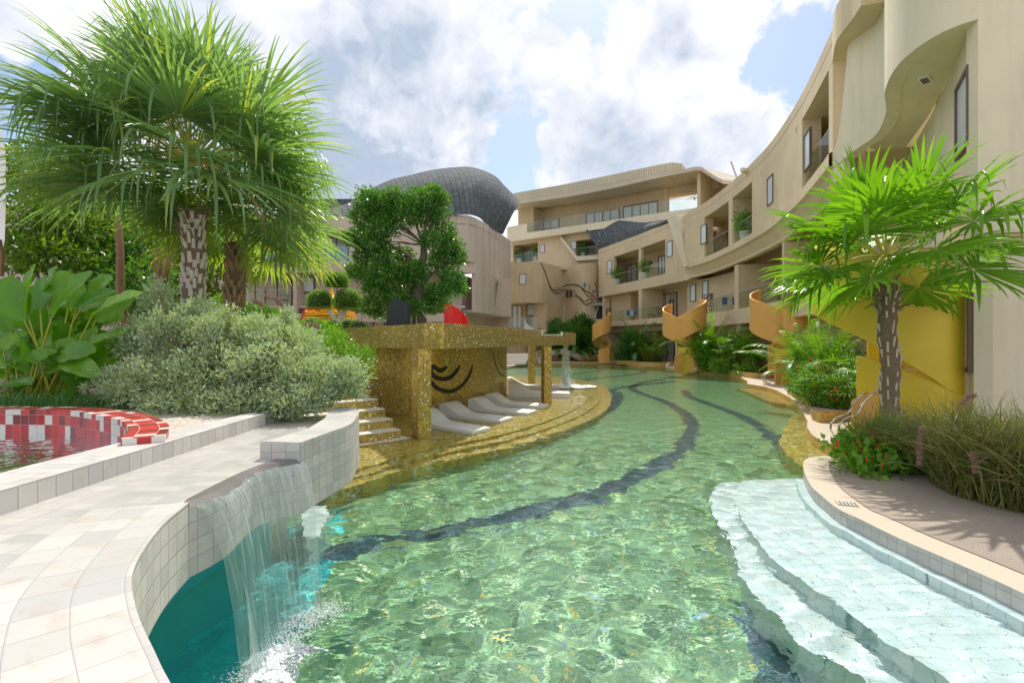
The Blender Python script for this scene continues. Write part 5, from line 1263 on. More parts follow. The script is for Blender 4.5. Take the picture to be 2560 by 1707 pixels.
def foliage(name, ells, dens, L, W, m, parent, rng=RN, shell=.5, upb=.35, low=-1., clump=None):
    Vs, Fs, k = [], [], 0
    for (c, r) in ells:
        area = (r[0] * r[1] + r[1] * r[2] + r[0] * r[2]) * 4.2; n = int(dens * area)
        C, d = ell_pts(n, c, r, rng, shell, low)
        if clump:      # small sprigs of several leaves
            sp = rng.normal(size=(len(C), clump, 3)) * L * .55; C = (C[:, None] + sp).reshape(-1, 3); d = np.repeat(d, clump, 0)
        D = d + rng.normal(size=d.shape) * .75 + np.array([0, 0, upb]); q = len(C)
        V, F = leaves(C, D, L * rng.uniform(.6, 1.25, q), W * rng.uniform(.7, 1.2, q), rng=rng); Vs.append(V); Fs.append(F + k); k += len(V)
    return np_mesh(name, np.concatenate(Vs), np.concatenate(Fs), m, parent)
class Sheet:
    def __init__(s): s.V = []; s.F = []; s.k = 0
    def strip(s, rows):   # rows (m, c, 3)
        m, c, _ = rows.shape; idx = np.arange(m * c).reshape(m, c) + s.k
        s.V.append(rows.reshape(-1, 3)); s.F.append(np.stack([idx[:-1, :-1], idx[:-1, 1:], idx[1:, 1:], idx[1:, :-1]], -1).reshape(-1, 4)); s.k += m * c
    def build(s, name, m, parent, smooth=False): return np_mesh(name, np.concatenate(s.V), np.concatenate(s.F), m, parent, smooth=smooth)
def fan(sh, hub, ax, nrm, Rr, nseg, spread, droop, rng, fuse=.42, fw=1., tipbend=.5, cup=.15):
    ax = unit(ax); nrm = unit(nrm - ax * nrm.dot(ax)); sd = np.cross(ax, nrm)
    ts = np.array([.03, .2, fuse, fuse + .16, fuse + .32, .9, 1.0]); d = R(spread) * 2 / nseg
    for i in range(nseg):
        a = -R(spread) + d * (i + .5); Ls = Rr * (1 - .22 * (abs(a) / R(spread)) ** 2) * rng.uniform(.9, 1.06)
        dirv = ax * math.cos(a) + sd * math.sin(a); lat = -ax * math.sin(a) + sd * math.cos(a)
        hang = rng.random() < tipbend; hb = rng.uniform(.5, .8); rows = []; jit = rng.normal(0, .05)
        p = hub.copy(); prev = 0; cur = dirv + nrm * (cup * math.cos(a * .9) + jit)
        cur = cur / np.linalg.norm(cur)
        for j, t in enumerate(ts):
            st_ = (t - prev) * Ls; prev = t
            if t > fuse: cur = unit(cur + np.array([0, 0, -1.]) * droop * (t - fuse) * (1.1 if not hang else 1.1) + (np.array([0, 0, -1.]) * 1.5 if hang and t > hb else 0))
            p = p + cur * st_
            wd = t * Ls * math.tan(d / 2) * 1.02 if t <= fuse else fuse * Ls * math.tan(d / 2) * (1 - ((t - fuse) / (1 - fuse)) ** 1.6) * 1.0
            wd *= fw; l2 = unit(lat - cur * lat.dot(cur)); fo = np.cross(cur, l2) * (-wd * .55)
            rows.append([p - l2 * wd, p + fo * (-1), p + l2 * wd])
        sh.strip(np.array(rows))
def stick(mb, a, b, r0, r1, sag=0., n=6, k=5):
    a, b = Vector(a), Vector(b); pts = [a.lerp(b, i / n) + Vector((0, 0, sag * math.sin(math.pi * i / n))) for i in range(n + 1)]
    mb.tube(pts, [r0 + (r1 - r0) * i / n for i in range(n + 1)], k)
def fanpalm(name, label, base, top, tr0, tr1, crown, nleaf, Rf, pet, nseg, lm, tm, seed, elev, dead=0, spread=115, droop=.45, tipbend=.4, azr=None, stubs=260, skew=None, fw=1., group=None, fuse=.42):
    rg = np.random.default_rng(seed); root = T(name, label, 'palm', base, group)
    # trunk
    g = MB(); n = 26; cs = [Vector(base).lerp(Vector(top), i / n) + Vector((.012 * math.sin(i * .5 + seed), .02 * math.cos(i * .7), 0)) for i in range(n + 1)]
    g.tube(cs, [tr0 + (tr1 - tr0) * i / n + .012 * math.sin(i * 2.3) for i in range(n + 1)], 14); tk = g.build('trunk', M['fibre'], root, smooth=True)
    # leaf-base stubs: overlapping scales with dark gaps
    g = MB(); k = 0; rows_ = max(6, int(stubs / 9))
    for j in range(rows_):
        z_ = j / rows_; cc = cs[min(n, int(z_ * n))]; rr = (tr0 + (tr1 - tr0) * z_)
        for q in range(9 if tm != 'fibre' else 4):
            a = 2 * math.pi * (q + .5 * (j % 2)) / (9 if tm != 'fibre' else 4) + rg.normal(0, .06); h_ = (Vector(top).z - Vector(base).z) / rows_ * 1.5
            if rg.random() < .12: continue
            h_ *= rg.uniform(.65, 1.15)
            d = Vector((math.cos(a), math.sin(a), 0)); t_ = Vector((-d.y, d.x, 0)); w_ = rg.uniform(.72, 1.08) * rr * (.225 if tm != 'fibre' else .13); p0 = cc + d * (rr * .96) + Vector((0, 0, rg.normal(0, .01)))
            o1 = rr * (.16 + .1 * rg.random()) + .012
            a0, a1 = p0 - t_ * w_, p0 + t_ * w_; b0, b1 = p0 + d * o1 - t_ * w_ * .7 + Vector((0, 0, h_)), p0 + d * o1 + t_ * w_ * .7 + Vector((0, 0, h_)); c0, c1 = p0 - t_ * w_ * .7 + Vector((0, 0, h_ * .97)), p0 + t_ * w_ * .7 + Vector((0, 0, h_ * .97))
            g.face([a0, a1, b1, b0]); g.face([b0, b1, c1, c0]); g.face([a0, b0, c0]); g.face([a1, c1, b1])
    g.build('leaf_base_scales', M['trunkw' if tm == 'fibre' and False else ('stub' if tm == 'fibre' else tm)], tk)
    # fibre tuft at the head
    fs_ = MB()
    for q in range(60):
        a = rg.random() * 6.28; t0 = rg.random(); p0 = Vector(top) + Vector((math.cos(a), math.sin(a), 0)) * tr1 * .8 + Vector((0, 0, -.35 * t0 * 1.6)); dd = Vector((math.cos(a) * .8, math.sin(a) * .8, rg.uniform(.2, 1.4))).normalized() * rg.uniform(.12, .32)
        fs_.tube([p0, p0 + dd], [.022, .004], 4)
    fs_.build('fibre_tuft', M['fibre'], tk)
    pt = MB(); sh = Sheet(); shd = Sheet(); C = np.array(crown, float)
    for i in range(nleaf):
        az = i * 2.39996 + rg.normal(0, .15); f = (i + .5) / nleaf; el = R(elev[0] + (elev[1] - elev[0]) * f ** .85 + rg.normal(0, 4))
        if azr is not None: az = azr(az)
        d = np.array([math.cos(az) * math.cos(el), math.sin(az) * math.cos(el), math.sin(el)]); pl = pet * rg.uniform(.82, 1.12)
        b = C - np.array([0, 0, .25 * (1 - f)]); e_ = b + d * pl + np.array([0, 0, -.10 * pl * math.cos(el)])
        mid = b + d * pl * .5 + np.array([0, 0, .05 * pl * math.cos(el)])
        pt.tube(spline([Vector(b), Vector(mid), Vector(e_)], 4), [.022, .02, .018, .016, .014, .012, .011, .010, .009][:9], 5)
        ax = unit(d + np.array([0, 0, -.22 * math.cos(el) - .12])); upv = np.array([0, 0, 1.]) + rg.normal(size=3) * .25
        if abs(ax[2]) > .9: upv = np.array([-math.cos(az), -math.sin(az), .2])
        isd = i >= nleaf - dead
        if isd:
            sd_ = Sheet(); fan(sd_, e_, unit(ax + np.array([0, 0, -1.2])), upv, Rf * .55, 16, 38, 1.6, rg, tipbend=0, fw=.5); sd_.build('dry_frond', M['dead'], root)
        else: fan(sh, e_, ax, upv, Rf * rg.uniform(.85, 1.1), nseg, spread, droop, rg, tipbend=tipbend, fw=fw, fuse=fuse)
    pt.build('leaf_stalks', M['petiole'], root, smooth=True)
    sh.build('fronds', M[lm], root)
    return root
Pv = lambda u, v, Y: tuple(PY(u, v, Y))
fanpalm('fan_palm', 'tall grey-trunked fan palm with the biggest crown, front left of the garden', (*XY(488, 9.2), GZ), Pv(482, 530, 9.2), .195, .175, Pv(478, 400, 9.2), 62, 1.75, 1.55, 44, 'palm', 'trunkw', 4, (88, -27), 2, 128, .30, .34, stubs=200, fw=.86, group='fan palms in the left garden')
fanpalm('fan_palm', 'shorter brown-trunked fan palm behind the tallest one, nearer the taupe block', (*XY(585, 11.6), GZ), Pv(590, 610, 11.6), .20, .21, Pv(592, 560, 11.6), 34, 1.15, 1.3, 34, 'palmy', 'trunkb', 9, (50, -28), 1, 118, .5, .4, stubs=170, group='fan palms in the left garden')
fanpalm('fan_palm', 'bright green fan palm with a shaggy trunk on the right deck', (*XY(2228, 8.1), .15), Pv(2218, 700, 8.1), .142, .128, Pv(2217, 628, 8.1), 23, 1.12, 1.12, 40, 'palm2', 'fibre', 21, (80, -27), 0, 140, .36, .18, stubs=200, fuse=.52, fw=1.05)
# stubs fallen outlines: short cut stalks on the right palm
# ---- silver bush ----
def bush(name, label, cat, ells, dens, L, W, lm, base, seed=1, twigs=14, clump=4, group=None, shell=.35, bark='bark', low=-1., upb=.5):
    r = T(name, label, cat, base, group); g = MB(); rd = random.Random(seed)
    for k in range(twigs):
        c, rr = ells[k % len(ells)]; e_ = (c[0] + rd.uniform(-.5, .5) * rr[0], c[1] + rd.uniform(-.5, .5) * rr[1], c[2] + rd.uniform(-.2, .7) * rr[2]); b_ = (base[0] + rd.uniform(-.12, .12), base[1] + rd.uniform(-.1, .1), base[2] - .02)
        stick(g, b_, e_, .018 if twigs < 30 else .014, .004, .05, 5, 4)
    g.build('branches', M[bark], r)
    foliage('leaves', ells, dens, L, W, M[lm], r, np.random.default_rng(seed), shell, upb, low, clump); return r
def E(u, v, Y, ru, rv, ry=None):
    p = PY(u, v, Y); k = Y / FP; return ((p.x, p.y, p.z), (ru * k, (ry or ru) * k, rv * k))
sil = [E(560, 935, 5.9, 130, 85), E(440, 950, 5.8, 120, 75), E(350, 960, 5.9, 90, 60), E(690, 930, 5.8, 120, 85), E(800, 950, 5.7, 100, 62), E(620, 1010, 5.4, 150, 45, 90), E(470, 1005, 5.4, 110, 40, 80), E(750, 1000, 5.35, 90, 38, 70), E(540, 850, 6.3, 120, 75), E(430, 870, 6.3, 90, 60), E(640, 850, 6.3, 100, 65), E(395, 760, 6.4, 34, 60), E(500, 790, 6.4, 50, 45), E(360, 850, 6.3, 70, 45), E(872, 945, 5.6, 52, 50), E(715, 870, 6.1, 90, 60)]
_r = random.Random(9)
sil += [E(_r.uniform(330, 720), _r.uniform(800, 880), _r.uniform(5.6, 6.3), _r.uniform(10, 20), _r.uniform(35, 60)) for _ in range(16)]
bush('silver_bush', 'large silvery green bush spilling over the channel curb in the left foreground', 'shrub', sil, 470, .052, .022, 'silver', (*XY(560, 5.75), GZ), 5, 90, 5, shell=.25)
ye = [E(690, 815, 8.2, 60, 38), E(760, 850, 7.8, 80, 45), E(830, 880, 7.2, 60, 50), E(900, 905, 6.6, 38, 45), E(640, 800, 8.4, 50, 35), E(810, 835, 8, 50, 30)]
bush('yellow_green_bush', 'light yellow-green bush behind the silver bush, in front of the shrine', 'shrub', ye, 380, .05, .022, 'ixora', (*XY(740, 7.8), GZ), 6, 40, 4)
# pink plumes
def plumes(label, lst, grp):
    for (pts_, Y), lb in zip(lst, label):
        r = T('grass_plume', lb, 'grass plume', PY(*pts_[0], Y), grp); c = spline([PY(u, v, Y) for u, v in pts_], 6); n = len(c)
        g = MB(); g.tube(c[:n // 2 + 1], .004, 4); g.build('stem', M['petiole'], r)
        rg = np.random.default_rng(n); Cc = np.array([tuple(p) for p in c[n // 2:]]); Cc = np.repeat(Cc, 60, 0) + rg.normal(size=(len(Cc) * 60, 3)) * .010
        V, F = leaves(Cc, rg.normal(size=Cc.shape) + np.array([0, 0, .3]), np.full(len(Cc), .035), np.full(len(Cc), .006), rng=rg); np_mesh('seed_head', V, F, M['plume'], r)
plumes(['pink grass plume arching highest over the bushes left of the shrine', 'short pink plume leaning left beside the tallest plume', 'pink plume drooping below the shrine', 'pink plume stem in front of the gold steps'], [([(735, 800), (715, 790), (705, 765), (690, 748), (662, 743)], 7.2), ([(668, 790), (660, 770), (650, 758), (634, 753)], 7.2), ([(812, 850), (800, 830), (790, 815), (765, 811)], 6.8), ([(893, 965), (895, 945), (888, 935), (870, 932)], 5.9)], 'pink grass plumes')
# ---- big leaf plant ----
def bigleaf(sh, base, tip, w_, nrm, rng, wave=.04, n=9, bend=.25):
    b, t = np.array(base, float), np.array(tip, float); ax = t - b; L = np.linalg.norm(ax); ax = ax / L; nrm = unit(np.array(nrm, float) - ax * np.dot(nrm, ax)); sd = np.cross(ax, nrm); rows = []
    for i in range(n + 1):
        s_ = i / n; wd = w_ * (math.sin(math.pi * min(1, s_ * .92 + .04)) ** .62) * (1 - .12 * s_); c = b + ax * L * s_ - nrm * bend * L * (s_ ** 2) * .6
        row = []
        for q in (-1, -.66, -.33, 0, .33, .66, 1): row.append(c + sd * wd * q * .5 + nrm * (abs(q) * wd * .16 + wave * w_ * math.sin(s_ * 16 + q * 4) * abs(q)))
        rows.append(row)
    sh.strip(np.array(rows))
rg = np.random.default_rng(77); bl = T('broad_leaf_clump', 'clump of large glossy bright green leaves behind the red basin', 'plant', (-6.2, 6.2, GZ)); sh = Sheet(); g = MB()
LV = [((170, 770, 160, 675), 70), ((120, 760, 120, 665), 60), ((70, 790, 62, 660), 62), ((215, 750, 262, 690), 60), ((190, 770, 280, 720), 55), ((230, 790, 328, 715), 50), ((240, 800, 320, 745), 45), ((130, 790, 205, 672), 66), ((60, 800, 8, 690), 70), ((25, 830, -20, 720), 70), ((110, 840, 40, 765), 80), ((150, 840, 185, 790), 75), ((175, 870, 245, 795), 72), ((120, 860, 60, 800), 75), ((60, 870, -10, 800), 80), ((190, 880, 300, 815), 46), ((150, 890, 225, 870), 60), ((90, 890, 40, 850), 70), ((190, 900, 312, 905), 44), ((160, 900, 232, 925), 50), ((110, 920, 190, 890), 48), ((60, 900, 5, 870), 60), ((80, 930, 50, 985), 46), ((115, 935, 185, 990), 50), ((150, 930, 215, 950), 44), ((40, 930, -20, 930), 52), ((100, 900, 140, 860), 60), ((205, 880, 345, 870), 34), ((200, 845, 300, 850), 44), ((60, 960, 82, 982), 40), ((100, 770, 95, 700), 60), ((30, 900, 0, 840), 60)]
for i, ((u0, v0, u1, v1), wd) in enumerate(LV):
    Y0 = 6.2 + rg.uniform(-.35, .5); a = PY(u0, v0, Y0); b = PY(u1, v1, Y0 + rg.uniform(-.35, .25)); kk = Y0 / FP
    bigleaf(sh, a, b, wd * kk * 1.15, (rg.normal(0, .35), -1, .75 + rg.normal(0, .3)), rg, .05)
    stick(g, (XY(110 + rg.normal(0, 35), 6.25).x, 6.25 + rg.normal(0, .12), GZ), a, .014, .008, .04, 6, 5)
for i in range(64):
    u0 = rg.uniform(10, 230); v0 = rg.uniform(760, 985); Y0 = (6.7 if v0 < 860 else 5.95) + rg.uniform(0, .6); a = PY(u0, v0, Y0); an = rg.uniform(-.3, 3.4); ln = rg.uniform(70, 110); b = PY(u0 + ln * math.cos(an), v0 - ln * math.sin(an) * .8, Y0 + rg.uniform(-.2, .3))
    bigleaf(sh, a, b, rg.uniform(45, 70) * Y0 / FP, (rg.normal(0, .5), -.9, .8), rg, .05); stick(g, (XY(110, 6.6).x + rg.normal(0, .25), 6.6 + rg.normal(0, .2), GZ), a, .013, .007, .04, 6, 5)
sh.build('leaves', M['broad'], bl, smooth=True); g.build('stalks', M['petiole'], bl, smooth=True)
# low grassy border by the basin
def grass(name, label, cx_, cy_, rx, ry, n, h_, lean, m, cat='grass', base=GZ, w_=.008, seed=2, kind=None, curl=.8):
    rg = np.random.default_rng(seed); sh = Sheet(); r = T(name, label, cat, (cx_, cy_, base))
    for i in range(n):
        a = rg.random() * 6.283; q = math.sqrt(rg.random()); x, y = cx_ + rx * q * math.cos(a), cy_ + ry * q * math.sin(a); az = rg.normal(lean, 1.1) if lean is not None else rg.random() * 6.283
        L = h_ * rg.uniform(.6, 1.25); d = np.array([math.cos(az) * .35, math.sin(az) * .35, 1.]); d = unit(d + rg.normal(size=3) * .15); p = np.array([x, y, base]); rows = []; c_ = curl * rg.uniform(.4, 1.5)
        for j in range(7):
            t = j / 6; wd = w_ * (1 - t ** 2 * .95) * .5; sdv = unit(np.cross(d, [math.cos(az), math.sin(az), .3])); rows.append([p - sdv * wd, p + sdv * wd]); d = unit(d + np.array([math.cos(az) * .35, math.sin(az) * .35, -.55]) * c_ * t * .75); p = p + d * L / 6
        sh.strip(np.array(rows))
    sh.build('blades', m, r); return r
grass('border_grass', 'low dark green grassy border at the foot of the broad-leaf clump', -5.6, 5.75, 1.9, .35, 1500, .22, None, M['dkshrub'], seed=3)
grass('fountain_grass', 'large arching clump of green and bronze fountain grass at the right edge', 6.15, 5.75, .85, .95, 4200, 1.15, None, M['grassm'], base=.15, w_=.017, seed=4, curl=1.05)
grass('fountain_grass', 'smaller reddish tuft of fountain grass between the palm and the big grass clump', 5.75, 7.2, .5, .5, 1500, .95, None, M['grassm'], base=.15, w_=.009, seed=14, curl=.8)
plumes(['pink grass plume hanging left of the big grass clump', 'pink plume low in front of the big grass clump', 'pale pink plume on the right of the big grass clump', 'pink plume curving over the top of the big grass clump'], [([(2330, 1130), (2310, 1060), (2300, 1100), (2298, 1160)], 6.0), ([(2440, 1160), (2430, 1130), (2436, 1150), (2440, 1180)], 5.4), ([(2500, 1080), (2505, 1100), (2515, 1150), (2522, 1180)], 5.4), ([(2420, 1080), (2440, 1000), (2425, 990), (2405, 1010)], 5.8)], 'pink grass plumes')
# ---- red flower bushes ----
def flowers(parent, pts_, s=.03, seed=1, spike=True):
    rg = random.Random(seed); g = MB()
    for k, (x, y, z) in enumerate(pts_):
        h_ = s * rg.uniform(2.2, 3.6); g.lathe((x, y, z), [(s * .12, 0), (s * .42, h_ * .2), (s * .38, h_ * .6), (s * .05, h_)], 6)
    o = g.build('flowers', M['flower'], parent); return o
def ell_top(ells, n, seed, low=.0):
    rg = np.random.default_rng(seed); o = []
    for k in range(n):
        c, r = ells[rg.integers(len(ells))]; d = unit(rg.normal(size=3)); d[2] = abs(d[2]); d[1] = -abs(d[1]); o.append((c[0] + d[0] * r[0], c[1] + d[1] * r[1], c[2] + d[2] * r[2])) 
    return o
fe = [E(2200, 1130, 7.2, 95, 50), E(2130, 1125, 7.3, 48, 36), E(2265, 1150, 6.9, 55, 42), E(2170, 1165, 6.8, 70, 34), E(2240, 1090, 7.5, 50, 35)]
b_ = bush('red_flower_bush', 'leafy bush with red flower spikes at the foot of the right palm', 'shrub', fe, 110, .12, .078, 'ixora', (*XY(2200, 7.2), .15), 8, 30, 2, shell=.2)
flowers(b_, ell_top(fe, 34, 3), .028, 2)
M['pl3'] = M['areca']
# ---- areca & lady palms in the planters ----
def feather(sh, g, base, az, el, L, rng, m=34, lw=.022, ll=.30):
    d = np.array([math.cos(az) * math.cos(el), math.sin(az) * math.cos(el), math.sin(el)]); p = np.array(base, float); pts = [Vector(p)]; hz = np.array([math.cos(az), math.sin(az), 0])
    for j in range(m):
        t = j / m; d = unit(d + np.array([0, 0, -1.]) * (.018 + .055 * t)); p = p + d * L / m; pts.append(Vector(p))
        if t < .16: continue
        s_ = unit(np.cross(d, [0, 0, 1.])); l_ = ll * math.sin(math.pi * (t * .82 + .12)) ** .7
        for sg in (-1, 1):
            dd = unit(s_ * sg * .8 + d * .65 + np.array([0, 0, .18]) + rng.normal(size=3) * .08); q = p.copy(); rows = []; e = dd.copy()
            for i in range(4):
                tt = i / 3; w_ = lw * (1 - tt ** 1.5) * .5 + .001; lat = unit(np.cross(e, [0, 0, 1.]) + .01); lat = unit(np.cross(e, np.cross(d, e) + .01)); rows.append([q - lat * w_, q + lat * w_]); e = unit(e + np.array([0, 0, -.30])); q = q + e * l_ / 3
            sh.strip(np.array(rows))
    g.tube(pts[::3], .010, 4)
def areca(label, loc, n, L, seed, ll=.34, lm='areca', el=(80, 25), group='feather palms in the planters', lw=.03):
    rg = np.random.default_rng(seed); r = T('areca_palm', label, 'palm', loc, group); sh = Sheet(); g = MB(); st_ = MB()
    for i in range(n):
        az = i * 2.4 + rg.normal(0, .3); e = R(el[0] + (el[1] - el[0]) * (i / n) + rg.normal(0, 5)); b = (loc[0] + rg.normal(0, .15), loc[1] + rg.normal(0, .15), loc[2] + L * rg.uniform(.12, .4)); stick(st_, (b[0], b[1], loc[2] - .05), b, .025, .016, 0, 3, 5); feather(sh, g, b, az, e, L * rg.uniform(.75, 1.1), rg, 30, lw, ll)
    st_.build('stems', M['petiole'], r, smooth=True); g.build('leaf_stalks', M['petiole'], r); sh.build('fronds', M[lm], r); return r
def rhapis(label, loc, n, Hh, spr, seed, R_=.34, lm='areca', group='lady palms in the planters'):
    rg = np.random.default_rng(seed); r = T('lady_palm', label, 'palm', loc, group); sh = Sheet(); g = MB()
    for i in range(n):
        a = rg.random() * 6.283; q = math.sqrt(rg.random()) * spr; z = Hh * (1 - .55 * (q / spr) ** 2) * rg.uniform(.45, 1.02); b = np.array([loc[0] + q * .5 * math.cos(a), loc[1] + q * .5 * math.sin(a), loc[2]]); e_ = np.array([loc[0] + q * math.cos(a), loc[1] + q * math.sin(a), loc[2] + z]); stick(g, b, e_, .012, .006, .02, 4, 4)
        ax = unit(np.array([math.cos(a), math.sin(a), rg.uniform(-.2, .5)]) + rg.normal(size=3) * .3); fan(sh, e_, ax, np.array([0, 0, 1.]) + rg.normal(size=3) * .2, R_ * rg.uniform(.8, 1.15), 9, 105, .5, rg, fuse=.3, fw=.62, tipbend=.05, cup=.1)
    g.build('stems', M['petiole'], r); sh.build('fronds', M[lm], r); return r
def pl(u, Y, z=.36): p = XY(u, Y); return (p.x, p.y, z)
areca('dark green feather palm in the far planter by the ground floor recess', pl(1590, 40.5), 16, 3.2, 31, .55, 'dkshrub', lw=.06)
rhapis('round lady palm at the right end of the far planter', pl(1627, 39.6), 90, 2.4, 1.35, 32, .55)
fb = [E(1560, 890, 41, 26, 18), E(1600, 893, 40.5, 30, 16), E(1635, 895, 39.5, 22, 14)]
b_ = bush('planter_bush', 'dark low bush with a few red flowers along the far planter', 'shrub', fb, 60, .16, .09, 'dkshrub', pl(1590, 40.6, .3), 9, 12, 3, group='bushes in the planters'); flowers(b_, ell_top(fb, 12, 5), .06, 4)
areca('tall feather palm at the left of the second planter', pl(1775, 29.2), 20, 2.9, 33, .5, lw=.05); rhapis('big bright lady palm at the right of the second planter', pl(1850, 27.4), 150, 2.35, 1.4, 34, .55); rhapis('low lady palm at the left end of the second planter', pl(1745, 30.4), 60, 1.7, 1.0, 36, .5)
fb = [E(1770, 900, 29.3, 32, 24), E(1810, 915, 27.3, 36, 20), E(1865, 925, 25.8, 28, 16), E(1760, 870, 29.5, 26, 22)]
b_ = bush('planter_bush', 'leafy bush with red flowers along the front of the second planter', 'shrub', fb, 70, .14, .075, 'ixora', pl(1800, 27.5, .3), 10, 14, 3, group='bushes in the planters'); flowers(b_, ell_top(fb, 12, 6), .05, 4)
areca('arching feather palm at the back left of the nearest planter', pl(2010, 15.4), 22, 2.1, 35, .34, lw=.03); areca('bright feather palm rising behind the nearest planter bushes', pl(2062, 14.2), 16, 2.1, 38, .34, lw=.03)
rhapis('lady palm in the middle of the nearest planter', pl(2090, 12.9), 110, 1.25, .95, 37, .38); rhapis('lady palm at the right end of the nearest planter', pl(2140, 12.1), 70, 1.0, .7, 39, .34)
fb = [E(2010, 955, 14.6, 46, 36), E(2050, 985, 12.9, 50, 38), E(2000, 925, 15.6, 30, 28), E(2085, 1000, 12.2, 40, 26), E(2030, 930, 14, 38, 26)]
bush('planter_foliage', 'dense green foliage filling the back of the nearest planter', 'shrub', [E(2020, 900, 15.2, 44, 40), E(2080, 920, 14, 52, 46), E(2130, 950, 13, 46, 42), E(2100, 880, 14.4, 34, 28)], 90, .17, .05, 'areca', pl(2070, 14.2, .3), 61, 20, 3)
bush('planter_foliage', 'dense green foliage filling the second planter behind its palms', 'shrub', [E(1770, 875, 29.2, 36, 36), E(1815, 880, 28.4, 40, 40), E(1860, 890, 27.2, 36, 34)], 34, .34, .09, 'areca', pl(1815, 28.4, .3), 62, 20, 3)
bush('planter_foliage', 'dense dark foliage filling the far planter behind its palms', 'shrub', [E(1580, 860, 41, 30, 30), E(1610, 872, 40.6, 26, 24)], 24, .4, .11, 'dkshrub', pl(1590, 41, .3), 63, 20, 3)
b_ = bush('planter_bush', 'bright bush dotted with red flower spikes in the nearest planter', 'shrub', fb, 210, .075, .04, 'ixora', pl(2040, 13.3, .3), 12, 20, 3, group='bushes in the planters'); flowers(b_, ell_top(fb, 85, 7), .042, 4)
# lush growth beneath the mural
for k, (u, Y, h_, lb) in enumerate(((1400, 47, 3.2, 'dark tropical palm under the painted vines, left one'), (1440, 46.5, 3.4, 'dark tropical palm in the middle of the bed under the mural'), (1475, 46.5, 2.9, 'dark tropical palm beside the farthest golden stair'))):
    areca(lb, pl(u, Y, .3), 20, h_, 50 + k, .6, 'dkshrub', (85, 15), 'palms under the mural', .09)
fb = [E(1400, 850, 47.5, 34, 30), E(1440, 845, 47.5, 34, 34), E(1475, 850, 47.5, 26, 36), E(1390, 820, 48, 14, 16), E(1350, 850, 48.5, 16, 18), E(1455, 815, 48, 26, 20)]
bush('tropical_thicket', 'dark leafy thicket filling the bed under the mural', 'shrub', fb, 30, .42, .16, 'dkshrub', pl(1430, 48, .2), 15, 16, 3)
fb = [E(1462, 903, 44.2, 8, 5), E(1485, 901, 44.2, 10, 6)]
b_ = bush('flower_clump', 'small clump of orange-red flowers at the foot of the footbridge', 'shrub', fb, 120, .2, .04, 'ixora', pl(1474, 44.2, .15), 16, 6, 3); flowers(b_, ell_top(fb, 16, 8), .08, 4)
# ---- the dark round-leaved tree ----
def branch(mb, a, b, r0, r1, rd, n=7, wob=.12):
    a, b = Vector(a), Vector(b); L = (b - a).length; pts = [a.lerp(b, i / n) + Vector((rd.gauss(0, 1), rd.gauss(0, 1), rd.gauss(0, .6))) * wob * L * .35 * math.sin(math.pi * i / n) for i in range(n + 1)]
    mb.tube(spline(pts, 3), [r0 + (r1 - r0) * i / (n * 3) for i in range(n * 3 + 1)], 8); return pts
TY = 17.0
bt = T('dark_leaved_tree', 'tall clipped dark green tree with irregular leaf clouds rising behind the gold canopy', 'tree', (*XY(1046, TY), 1.2))
CL = [(925, 500, 38, 30), (905, 540, 30, 26), (965, 520, 45, 36), (1010, 535, 38, 34), (955, 570, 42, 30), (1045, 500, 36, 30), (1085, 490, 34, 26), (1100, 515, 26, 30), (1065, 540, 34, 28), (985, 490, 24, 20), (900, 590, 32, 24), (880, 600, 22, 16), (935, 610, 38, 26), (960, 640, 30, 24), (905, 640, 26, 20), (1110, 580, 30, 30), (1125, 620, 34, 30), (1145, 645, 22, 22), (1100, 655, 34, 26), (1075, 600, 26, 24), (1130, 700, 32, 28), (1150, 722, 18, 18), (1100, 735, 36, 28), (1060, 735, 38, 28), (1010, 690, 42, 30), (960, 680, 42, 30), (910, 680, 36, 22), (885, 675, 22, 14), (940, 720, 36, 26), (985, 745, 38, 28), (930, 765, 30, 24), (1030, 770, 34, 20), (1010, 640, 26, 20), (1080, 765, 30, 18), (955, 785, 20, 12), (1040, 680, 34, 30)]
rd = random.Random(4); ells = []
for u, v, ru, rv in CL: ells.append(E(u, v, TY + rd.uniform(-.5, .5), ru * .95, rv * .95, ru * 1.0))
g = MB(); b0 = (*XY(1046, TY), 1.2); j1 = PY(1042, 740, TY); j2 = PY(1052, 665, TY); j3 = PY(1058, 610, TY)
g.tube([b0, PY(1048, 790, TY), j1, PY(1048, 700, TY), j2, PY(1060, 640, TY), j3], [.36, .25, .20, .18, .17, .13, .10], 12)
for a, b, r0 in ((j2, PY(1000, 625, TY - .2), .10), (PY(1000, 625, TY - .2), PY(960, 605, TY), .07), (j2, PY(985, 640, TY + .2), .08), (j3, PY(1070, 545, TY), .08), (PY(1070, 545, TY), PY(1095, 500, TY), .05), (j3, PY(1030, 540, TY), .06), (j1, PY(1075, 690, TY), .09), (PY(1075, 690, TY), PY(1115, 650, TY), .06), (j1, PY(1090, 710, TY), .06), (j1, PY(980, 720, TY), .07), (j3, PY(1000, 560, TY), .05), (PY(960, 605, TY), PY(930, 560, TY), .04), (j1, PY(1000, 770, TY), .05)): branch(g, a, b, r0, r0 * .45, rd, 5)
for (c, r) in ells[::2]:
    q = min((j1, j2, j3), key=lambda p: (p - Vector(c)).length); branch(g, q, c, .03, .008, rd, 5)
g.build('trunk', M['bark'], bt, smooth=True)
foliage('crown', [(c, tuple(q * 1.03 for q in r)) for c, r in ells], 215, .115, .06, M['bonsai'], bt, np.random.default_rng(8), .30, .2, -1, 2)
